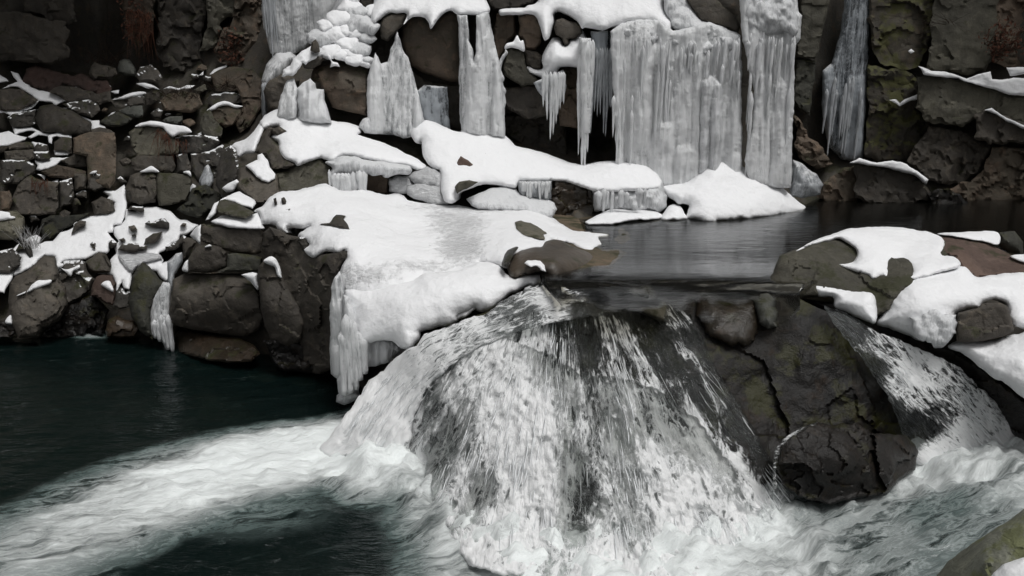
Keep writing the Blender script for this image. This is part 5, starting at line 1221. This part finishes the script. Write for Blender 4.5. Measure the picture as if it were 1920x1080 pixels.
S('snow crest on the dark boulder at the far pool edge', '1593,305 1611,297 1644,305 1674,300 1700,308 1722,322 1742,336 1737,346 1715,328 1690,322 1674,317 1644,311', 16.45, name='snow_streak', edge=.05, step=3)
S('snow dab on the right cliff above the curved streak', '1702,96 1708,92 1714,98 1706,100', 17.6, name='snow_dab', edge=.03, step=3)
leaves('shrub', 'reddish dead leaves on the cliff at the top right', 'shrub', [(1866, 76, 17.3, .32), (1890, 58, 17.3, .3), (1874, 96, 17.3, .22), (1905, 84, 17.3, .28)], 320, .05, M['dead_leaf'], 13)
blades('bare_twigs', 'thin dark twigs crossing the upper right cliff', 'twigs', 1726, 1790, 46, 17.4, .5, 16, M['twig'], 14, up=.25, spread=1.0, width=.008)
# --- boulders at the pool outlet
R('boulder', 'mossy boulder at the pool outlet under thick snow', '1432,540 1449,512 1462,480 1496,466 1540,446 1600,431 1690,429 1745,434 1776,452 1780,482 1764,512 1718,532 1692,548 1668,584 1640,594 1600,566 1560,545 1530,556 1500,562 1460,556', tps([(1440, 540, 9.5), (1462, 485, 9.75), (1600, 434, 10.75), (1740, 438, 10.7), (1560, 480, 9.75), (1560, 540, 9.3), (1690, 520, 9.2), (1650, 580, 8.95), (1500, 550, 9.35), (1770, 490, 9.6)]), 'rock_olive', fac=(.6, .05, .02), edge=.2, thick=1.0)
S('thick snow on the mossy outlet boulder', '1492,470 1522,453 1556,440 1593,429 1641,425 1696,427 1733,433 1760,441 1772,458 1768,477 1793,483 1800,500 1760,512 1704,526 1696,517 1709,508 1696,491 1674,489 1669,506 1667,525 1655,520 1637,525 1626,515 1600,508 1574,499 1565,489 1585,492 1600,489 1607,474 1593,458 1570,447 1548,454 1522,460',
  tps([(1495, 469, 9.75), (1570, 446, 10.1), (1641, 428, 10.6), (1740, 436, 10.6), (1790, 485, 9.5), (1705, 522, 9.05), (1640, 520, 9.2), (1575, 495, 9.55), (1610, 470, 9.8)]), name='snow_bank', edge=.14, step=3)
R('boulder', 'grey brown boulder behind the right snow bank', '1762,443 1807,446 1860,459 1898,479 1960,500 1960,520 1896,516 1830,522 1800,500 1790,482 1766,476', tps([(1765, 445, 10.6), (1860, 460, 10.4), (1960, 505, 9.5), (1830, 518, 9.5), (1790, 480, 9.75)]), 'rock_red', fac=(.8, .05, .015), edge=.14, thick=.8, caps=['1756,438 1807,435 1859,433 1875,441 1871,458 1837,451 1789,444', '1895,479 1960,476 1960,498 1920,492'])
R('boulder', 'green mossy knob behind the right boulder', '1871,436 1904,433 1917,454 1920,482 1893,475 1869,460', 10.7, 'rock_moss', fac=None, edge=.25, bump=(.08, .2))
S('big snow bank on the near right bank', '1704,524 1760,510 1800,498 1812,500 1830,520 1856,516 1896,512 1960,512 1960,622 1920,618 1893,603 1889,572 1867,562 1841,568 1833,576 1794,586 1792,610 1786,632 1772,648 1752,653 1742,640 1719,637 1674,618 1643,607 1656,587 1663,569 1670,554 1685,539',
  tps([(1704, 526, 9.0), (1812, 502, 9.35), (1960, 514, 9.4), (1650, 600, 8.8), (1720, 634, 8.6), (1752, 650, 8.5), (1830, 570, 8.6), (1920, 612, 8.4), (1790, 600, 8.52), (1720, 570, 8.75), (1860, 540, 8.95)]), name='snow_bank', edge=.2, thick=.5, bump=(.06, .4))
o = relief('ice_fringe', '1706,596 1730,588 1768,584 1795,588 1794,612 1787,632 1774,648 1752,654 1748,642 1738,640 1722,634 1710,616', tps([(1710, 600, 8.62), (1790, 590, 8.5), (1755, 652, 8.42), (1720, 632, 8.52)]), M['ice_white'], thick=.15, edge=.08, step=3, rough=5, bump=(.04, .1), label='pitted icy fringe of the big right snow bank', cat='ice')
R('rock', 'dark rock face between the two right snow banks', '1793,604 1796,586 1833,578 1841,569 1878,568 1890,574 1894,590 1901,620 1880,632 1844,640 1810,642 1793,640', 8.5, 'rock', fac=(.6, .05, .015), edge=.08, off=-.06)
S('icy snow lobe overhanging the right chute', '1516,540 1529,527 1556,535 1604,546 1631,549 1643,562 1643,604 1626,604 1593,588 1567,577 1562,558 1537,556 1522,551', tps([(1518, 540, 9.35), (1600, 548, 9.1), (1640, 560, 8.95), (1630, 602, 8.75), (1570, 575, 9.05)]), name='snow_lobe', edge=.12, step=3, thick=.25)
S('lower snow bank curving down at the right edge', '1777,650 1811,634 1844,640 1880,632 1907,626 1960,620 1960,770 1920,748 1893,725 1878,714 1863,709 1837,688 1807,664', tps([(1780, 650, 8.5), (1850, 640, 8.45), (1960, 625, 8.2), (1960, 765, 7.6), (1890, 722, 7.85), (1835, 686, 8.15)]), name='snow_bank', edge=.2, thick=.35)
R('boulder', 'black wet rock under the right snow banks', '1500,560 1560,566 1640,600 1700,628 1780,652 1840,690 1920,752 1990,790 1990,900 1900,820 1840,760 1770,700 1700,660 1620,620', tps([(1500, 560, 9.6), (1640, 600, 9.1), (1780, 655, 8.85), (1920, 755, 8.1), (1990, 800, 7.7), (1990, 880, 7.9), (1770, 700, 8.95), (1620, 620, 9.1), (1880, 790, 8.5)]), 'rock_wet', fac=(.5, .06, .02), edge=.1, thick=.8)
# --- foreground corner
_p = '1750,1086 1780,1050 1807,1030 1860,996 1925,952 2010,900 2060,1000 2060,1180 1760,1180'
R('boulder', 'mossy green rock in the near right corner', _p, tps([(1755, 1085, 4.75), (1807, 1032, 4.7), (1925, 955, 4.6), (2050, 920, 4.5), (1850, 1060, 4.35), (2000, 1040, 4.2), (1900, 1170, 4.05)]), 'foreground', fac=(.25, .02, .012), edge=.15, thick=.9, step=6, bump=(.035, .12))
S('snow lying on the mossy rock in the near right corner', '1850,1090 1862,1074 1880,1058 1925,1044 2010,1020 2050,1060 2050,1170 1860,1170', tps([(1860, 1080, 4.2), (1925, 1046, 4.2), (2040, 1030, 4.1), (1950, 1160, 3.95)]), name='snow_patch', edge=.08, thick=.15)

# the banks go on past both edges of the picture
def bank(name, label, p, ctrl, mat, **kw):
    o = relief(name, p, tps(ctrl, 1e-3), M[mat], kind='structure', step=kw.pop('step', 9), rough=4, **kw)
    o['label'] = label
bank('terrain', 'rocky right bank running on past the edge of the photograph', '1930,520 2040,490 2300,470 2700,470 2700,900 2500,960 2200,900 2050,860 1950,800', [(1940, 560, 9.3), (2300, 480, 10.6), (2700, 480, 10.5), (2700, 880, 7.6), (2200, 880, 7.9), (1960, 790, 8.3), (2200, 640, 8.7)], 'rock_dust', facet=(.8, .16, .03), thick=1.5, edge=.15, bump=(.1, .6))
bank('ground', 'snow cover of the right bank past the edge of the photograph', '1945,515 2040,486 2300,466 2690,466 2690,760 2400,720 2250,760 2100,730 2010,770 1945,750', [(1945, 560, 8.7), (2300, 470, 10.3), (2690, 470, 10.3), (2690, 740, 7.9), (2200, 740, 8.0), (1950, 745, 7.8), (2200, 600, 8.6)], 'snow', thick=.4, edge=.3, bump=(.2, .8))
bank('terrain', 'right cliff going on past the edge of the photograph', '1950,-80 2200,-120 2600,-120 2600,376 2200,384 1950,384', [(1950, 0, 17.4), (2600, 0, 13.5), (1950, 384, 16.8), (2600, 376, 13.5), (2250, 200, 15.6)], 'rock', facet=(1.2, .3, .05), thick=1.2, edge=.2, bump=(.15, 1))
bank('terrain', 'left rubble slope going on past the edge of the photograph', '-10,130 -10,640 -200,650 -520,640 -560,300 -400,120 -150,110', [(-10, 640, 13.3), (-10, 400, 16.3), (-10, 130, 20.2), (-520, 640, 12), (-540, 300, 14.5), (-400, 130, 16.5), (-250, 400, 15.2)], 'rock', facet=(.6, .25, .05), thick=1.2, edge=.2, bump=(.12, .5))
# ================================================================ THE FALLS
R('boulder', 'broad dark wet boulder under the falling water', '738,668 760,652 800,630 860,606 900,590 960,568 1050,554 1130,550 1190,549 1270,549 1330,550 1400,549 1440,555 1500,562 1560,588 1620,636 1700,668 1770,706 1850,780 1900,850 1840,880 1720,920 1560,985 1420,1040 1320,1110 880,1110 800,1000 735,900 690,860 700,760', dome, 'dome', fmask=lambda x, y: .12 + .88 * smooth(570, 680, y),
  fac=(.9, .07, .008, 0), edge=.06, thick=1.4, step=5, bump=(.16, .7), off=.06)
_p = '1412,560 1424,548 1440,548 1452,562 1457,590 1454,612 1438,616 1424,600'
R('rock', 'small grey rounded stone at the crest right of the falls', _p, dome, 'rock_pale', fac=(.3, .03), edge=.3, off=-.26, rough=4, thick=.3)
_p = '1300,560 1330,548 1360,551 1400,550 1420,562 1430,596 1424,630 1396,652 1360,648 1326,630 1304,596'
R('boulder', 'brown mossy crest boulder left of the small grey rounded stone', _p, dome, 'rock_wet_brown', fac=(.7, .04), edge=.35, off=-.16, thick=.4, bump=(.06, .3), rough=5)
_p = '1192,570 1210,560 1240,562 1252,580 1244,604 1222,596 1200,586'
R('rock', 'flat grey stone breaking the surface at the crest', _p, dome, 'rock_olive', fac=None, edge=.2, off=-.16, spl=True, thick=.2)
_p = '1458,880 1460,838 1484,812 1530,792 1556,796 1606,792 1640,814 1694,814 1722,842 1716,880 1690,896 1668,926 1606,932 1560,946 1500,932 1470,912'
R('boulder', 'broad black boulder standing in the foam right of the falls', _p, tps([(1470, 830, 7.6), (1547, 795, 7.85), (1600, 798, 7.9), (1690, 830, 8.1), (1710, 880, 7.95), (1570, 935, 7.42), (1480, 900, 7.45), (1580, 850, 7.45)]), 'rock_wet', fac=(.5, .15, .03, 0), edge=.05, thick=.7, rough=3)
_p = '1340,1010 1360,970 1385,952 1402,985 1410,1020 1385,1036 1352,1034'
R('rock', 'small black rock in the foam at the foot of the falls', _p, face(_p, 6.95, .5), 'rock_wet', fac=(.3, .04), edge=.25, thick=.4, spl=True)
# --- falling water over the boulder
def polar(cx, cy, k):
    def f(x, y, Pw):
        return np.stack([np.arctan2(x - cx, y - cy) * 4.2, np.hypot(x - cx, y - cy) / 190.0], -1) * k
    return f
_fall = idw([(780, 690, .65), (830, 690, .35), (800, 770, .35), (780, 850, .45), (860, 640, .5), (900, 620, .5), (930, 660, .8), (900, 700, .72), (960, 700, .7), (880, 760, .68), (960, 790, .98), (940, 740, .9), (970, 850, .95), (850, 830, .5), (900, 920, .42), (820, 910, .55), (860, 960, .62),
    (1020, 640, .4), (1020, 700, .6), (1040, 680, .25), (1060, 760, .5), (1010, 760, .8), (1080, 850, .45), (1040, 850, .6), (1100, 930, .38), (1090, 1000, .34), (1000, 920, .75), (1000, 1000, .7), (1060, 1040, .75), (1150, 760, .5), (1200, 740, .62), (1180, 800, .55), (1220, 860, .85), (1280, 900, .85), (1230, 930, .8), (1350, 1000, .85), (1150, 900, .55), (1180, 980, .6), (1150, 1050, .8), (1250, 1040, .9),
    (960, 600, .3), (1050, 580, .14), (1150, 570, .05), (1100, 640, .16), (1130, 605, .5), (1160, 640, .42), (1100, 600, .2), (1190, 690, .35), (1250, 680, .3), (1270, 740, .36), (1230, 640, .12), (1275, 660, .42), (1330, 760, .38), (1310, 820, .5), (1370, 870, .55), (1330, 900, .7), (1420, 930, .75), (1400, 990, .9), (1200, 590, .05), (1270, 600, .28), (1300, 640, .04), (1350, 660, 0), (1360, 720, .02), (1390, 800, .1), (1430, 860, .12), (1440, 900, .3), (1400, 760, 0), (940, 980, .8), (880, 1020, .9), (1480, 940, .5)], 3.2)
def water_bump(scale, amp):
    def f(Pw, px, py, q):
        return -amp * (.6 + fbm(Pw * np.array([scale, scale, scale * .45]), 4)) - amp * .45 * np.abs(fbm(Pw * np.array([scale * 3, scale * 3, scale]) + 9, 3))
    return f
_p = '770,700 800,665 850,640 900,612 960,592 1040,580 1110,574 1180,562 1240,566 1290,590 1320,640 1350,700 1390,760 1440,850 1470,900 1500,935 1440,975 1400,1030 1330,1060 1200,1075 1040,1075 920,1050 830,985 765,920 740,880 752,800'
o = relief('waterfall', _p, dome, M['fall'], thick=.01, edge=.05, step=4, rough=4, bump=None, disp=water_bump(2.6, .10), off=-.02, attrs={'foam': lambda x, y, Pw: _fall(x, y)}, uvf=polar(1060, 330, 1.0), label='white lacy cascade pouring over the broad dark boulder', cat='waterfall')
_p2 = '800,720 860,660 930,630 1000,650 1090,700 1180,710 1250,740 1320,800 1380,880 1430,950 1390,1030 1300,1090 1000,1090 880,1060 830,980 800,900 790,800'
relief('water_veil', _p2, dome, M['fall'], thick=.01, edge=.05, step=4, rough=5, bump=None, disp=water_bump(3.6, .16), off=-.12, attrs={'foam': lambda x, y, Pw: np.clip(_fall(x, y) * 1.0 - .16, 0, 1)}, uvf=lambda x, y, Pw: polar(1060, 330, 1.0)(x, y, Pw) + np.array([3.7, 1.3]), parent=o)
# --- the rushing stream that bends left into the plunge pool
_path = np.array([(1230, 548), (1120, 560), (1000, 580), (900, 622), (820, 668), (770, 720), (725, 790), (690, 850), (640, 880)], float)
def along(x, y):
    s0, best, S_, D_ = 0.0, np.full(x.shape, 1e9), np.zeros(x.shape), np.zeros(x.shape)
    for a, b in zip(_path[:-1], _path[1:]):
        d = b - a; L = np.hypot(*d)
        t = np.clip(((x - a[0]) * d[0] + (y - a[1]) * d[1]) / L ** 2, 0, 1)
        dx, dy = x - a[0] - t * d[0], y - a[1] - t * d[1]
        r = np.hypot(dx, dy)
        m = r < best
        best[m] = r[m]; S_[m] = (s0 + t * L)[m]; D_[m] = (np.sign(d[0] * dy - d[1] * dx) * r)[m]
        s0 += L
    return S_, D_
def chute_uv(x, y, Pw):
    s, d = along(x, y)
    return np.stack([s / 190.0, d / 150.0], -1)
_chf = idw([(1150, 555, .04), (1180, 580, .03), (1060, 545, .5), (1090, 545, .42), (1000, 560, .36), (1000, 590, .16), (960, 580, .34), (930, 600, .5), (940, 572, .45), (880, 612, .52), (860, 640, .4), (900, 630, .38), (820, 636, .48), (800, 655, .5), (770, 660, .5), (830, 680, .32), (770, 700, .72), (740, 690, .8), (740, 720, .95), (700, 780, 1.1), (740, 780, 1.05), (650, 830, 1.0), (700, 850, 1.05), (760, 800, .75), (790, 720, .55), (760, 850, .7), (690, 720, .85), (640, 800, .7), (1100, 580, .1)], 3)
_p = '1215,549 1140,552 1100,552 1045,532 1010,532 985,540 960,556 935,572 910,588 880,594 855,606 825,618 795,628 780,650 756,660 738,672 720,694 692,712 668,750 640,790 618,820 596,842 635,872 690,888 745,884 768,840 776,780 800,730 840,690 890,655 960,625 1050,602 1140,590 1220,572'
_chd = tps([(1215, 549, Yz(1215, 549, 1.99)), (1100, 552, Yz(1100, 552, 1.985)), (1020, 533, Yz(1020, 533, 1.975)), (960, 560, 9.75), (900, 592, 9.6), (800, 630, 9.55), (1220, 572, 9.15), (1140, 590, 9.1), (1050, 600, 9.1), (960, 622, 9.05), (890, 652, 9.0), (840, 690, 8.95), (760, 660, 9.62), (700, 710, 9.85), (800, 730, 8.98), (776, 790, 8.95), (640, 790, 9.35), (600, 842, Yz(600, 842, .0)), (690, 882, Yz(690, 882, .0)), (745, 878, Yz(745, 878, .02)), (720, 780, 9.1), (690, 840, Yz(690, 840, .2)), (640, 830, Yz(640, 830, .12))], 1e-3)
relief('rushing_water', _p, _chd, M['chute'], thick=.01, edge=.04, step=4, rough=3, bump=None, disp=water_bump(2.6, .10), off=-.04, attrs={'foam': lambda x, y, Pw: np.clip(_chf(x, y), 0, 1.1) * (1 - smooth(835, 872, y + 14 * vnoise(np.stack([x / 14, y / 14, x * 0], -1)) + (x - 690) * .12))}, uvf=chute_uv, label='fast stream bending left under the snow lip into the white plume', cat='water')
# --- right hand chute
_rc = idw([(1560, 580, .25), (1600, 610, .35), (1620, 640, .4), (1650, 660, .5), (1640, 630, .6), (1700, 680, .55), (1710, 650, .62), (1680, 720, .32), (1720, 740, .52), (1760, 720, .6), (1800, 740, .62), (1740, 800, .25), (1780, 780, .5), (1850, 800, .75), (1690, 790, .14), (1830, 850, .9), (1760, 850, .7), (1620, 690, .02), (1660, 760, .04), (1640, 720, 0), (1580, 620, .05), (1880, 780, .5), (1900, 830, .9), (1790, 690, .45)], 3.2)
_rd = tps([(1550, 570, 9.02), (1640, 622, 8.8), (1780, 672, 8.7), (1900, 790, 8.5), (1620, 700, 8.55), (1700, 780, 8.42), (1760, 860, 8.3), (1850, 870, 8.35), (1740, 720, 8.6), (1950, 850, 8.4), (1700, 680, 8.68)], 1e-3)
_p = '1545,572 1572,580 1610,600 1650,624 1700,642 1750,664 1800,690 1850,738 1900,786 1960,830 1960,870 1860,880 1760,890 1700,860 1690,800 1668,750 1630,690 1590,640 1560,604'
relief('rushing_water', _p, _rd, M['chute'], thick=.01, edge=.04, step=4, rough=3, bump=None, disp=water_bump(2.6, .07), off=-.03, attrs={'foam': lambda x, y, Pw: np.clip(_rc(x, y) * .85, 0, 1)}, uvf=lambda x, y, Pw: np.stack([((x - 1550) * .71 + (y - 570) * .7) / 190, ((x - 1550) * .7 - (y - 570) * .71) / 150], -1), label='right hand chute rushing past the snow bank', cat='water')
# thin trickle around the smooth black boulder
_p = '1448,925 1450,880 1454,846 1466,824 1492,806 1530,793 1533,799 1498,811 1471,831 1460,856 1456,890 1456,925'
relief('trickle', _p, tps([(1452, 900, 7.4), (1460, 830, 7.58), (1530, 794, 7.8)]), M['chute'], thick=.02, edge=.03, step=3, rough=3, bump=None, attrs={'foam': lambda x, y, Pw: np.full(x.shape, .3)}, uvf=lambda x, y, Pw: Pw[:, [0, 2]] * 1.2, label='thin white trickle curling round the left side of the black boulder', cat='water')
# --- threads and drops of water thrown down the falls
def threads(label, poly, fol, depth, flow, N, seed, lo, out=.2, L=(.05, .26), wd=(.003, .011)):
    r = np.random.default_rng(seed)
    poly = P(poly)
    x = r.uniform(poly[:, 0].min(), poly[:, 0].max(), N); y = r.uniform(poly[:, 1].min(), poly[:, 1].max(), N)
    f = fol(x, y)
    clump = fbm(np.stack([x / 40, y / 90, x * 0 + seed], -1), 3)
    keep = inside(poly, x, y) & (r.random(N) < np.clip(f - lo + clump * .7, 0, 1))
    x, y = x[keep], y[keep]
    n = len(x)
    o = -.03 - out * r.random(n) ** 2.2
    ln = r.uniform(*L, n) * 160
    w = r.uniform(*wd, n)
    seg = 4
    rows = []
    cx, cy = x.copy(), y.copy()
    wob = r.normal(0, .25, n)
    for k in range(seg + 1):
        rows.append(point(cx, cy, depth(cx, cy) + o - .05 * math.sin(math.pi * k / seg)))
        dx, dy = flow(cx, cy)
        cx = cx + (dx + wob * .3) * ln / seg; cy = cy + dy * ln / seg
        wob = wob * .5 + r.normal(0, .3, n)
    V = np.zeros((n, seg + 1, 3, 3))
    for k in range(seg + 1):
        ww = w * (.15 + math.sin(math.pi * (k + .3) / (seg + .6)))
        c = rows[k]
        V[:, k, 0] = c + np.stack([ww, 0 * ww, 0 * ww], -1)
        V[:, k, 1] = c + np.stack([-ww, 0 * ww, .3 * ww], -1)
        V[:, k, 2] = c + np.stack([0 * ww, -1.2 * ww, .5 * ww], -1)
    base = np.arange(n)[:, None, None] * (seg + 1) * 3
    q = []
    for k in range(seg):
        for j in range(3):
            q.append([k * 3 + j, k * 3 + (j + 1) % 3, (k + 1) * 3 + (j + 1) % 3, (k + 1) * 3 + j])
    Fc = (np.array(q)[None] + base).reshape(-1, 4)
    ob = link_mesh('spray', V.reshape(-1, 3), Fc, M['spray'])
    tag(ob, label, 'spray', kind='stuff')
def _radial(x, y):
    dx, dy = x - 1060, y - 330
    L = np.hypot(dx, dy)
    return dx / L, dy / L
threads('white threads and drops of water thrown down the cascade', '775,710 850,645 940,605 1110,590 1240,590 1310,640 1380,760 1450,880 1490,950 1400,990 1300,1010 1000,1000 900,970 830,900 800,850', lambda x, y: _fall(x, y), dome, _radial, 9500, 5, .40, L=(.08, .46), wd=(.002, .0075))
def _chflow(x, y):
    s, d = along(x, y)
    e = 6.0
    best = np.zeros(x.shape); gx = np.zeros(x.shape); gy = np.ones(x.shape)
    bd = np.full(x.shape, 1e9)
    for a, b in zip(_path[:-1], _path[1:]):
        dv = b - a; L = np.hypot(*dv)
        t = np.clip(((x - a[0]) * dv[0] + (y - a[1]) * dv[1]) / L ** 2, 0, 1)
        q = np.hypot(x - a[0] - t * dv[0], y - a[1] - t * dv[1])
        m = q < bd
        bd[m] = q[m]; gx[m] = dv[0] / L; gy[m] = dv[1] / L
    return gx, gy
threads('white threads of water along the left hand chute', '1130,560 1000,550 930,590 850,625 790,650 730,700 670,770 620,840 680,870 750,860 775,780 820,710 900,650 1000,600', _chf, _chd, _chflow, 4000, 6, .42, out=.12, L=(.08, .4), wd=(.002, .006))
threads('white threads of water along the right hand chute', '1570,590 1640,640 1720,680 1800,720 1890,800 1900,850 1780,850 1710,800 1670,720 1620,660', _rc, _rd, lambda x, y: (np.full(x.shape, .66), np.full(x.shape, .75)), 3500, 7, .42, out=.1, L=(.06, .35), wd=(.002, .006))
# ================================================================ LIGHT
SUN_EL, SUN_AZ = math.radians(67), math.radians(138)      # high, behind the camera and to its right, through cloud
w = bpy.data.worlds.new('World')
scene.world = w
w.use_nodes = True
nt = w.node_tree
bg = nt.nodes['Background']
sky = nt.nodes.new('ShaderNodeTexSky')
sky.sky_type = 'NISHITA'
sky.sun_disc = False
sky.sun_elevation = SUN_EL
sky.sun_rotation = SUN_AZ
sky.dust_density = 5.0
hs = nt.nodes.new('ShaderNodeHueSaturation')          # overcast: the blue is gone from the sky
hs.inputs['Saturation'].default_value = .06
nt.links.new(sky.outputs[0], hs.inputs['Color'])
nt.links.new(hs.outputs[0], bg.inputs['Color'])
bg.inputs['Strength'].default_value = .08
sun = bpy.data.objects.new('sun', bpy.data.lights.new('sun', 'SUN'))
col.objects.link(sun)
sun.data.energy = 1.4
sun.data.angle = math.radians(25)
sun.data.color = (1, .985, .965)
d = Vector((math.sin(SUN_AZ) * math.cos(SUN_EL), math.cos(SUN_AZ) * math.cos(SUN_EL), math.sin(SUN_EL)))
sun.rotation_euler = (-d).to_track_quat('-Z', 'Y').to_euler()
scene.view_settings.view_transform = 'Standard'
scene.view_settings.look = 'None'
scene.view_settings.gamma = 1
scene.view_settings.exposure = .06
scene.render.engine = 'CYCLES'
c = scene.cycles
c.max_bounces = 7
c.diffuse_bounces = 3
c.glossy_bounces = 3
c.transmission_bounces = 3
c.transparent_max_bounces = 14
c.caustics_reflective = False
c.caustics_refractive = False
c.use_denoising = True
for o in list(scene.objects):
    if '_org' in o:
        del o['_org']
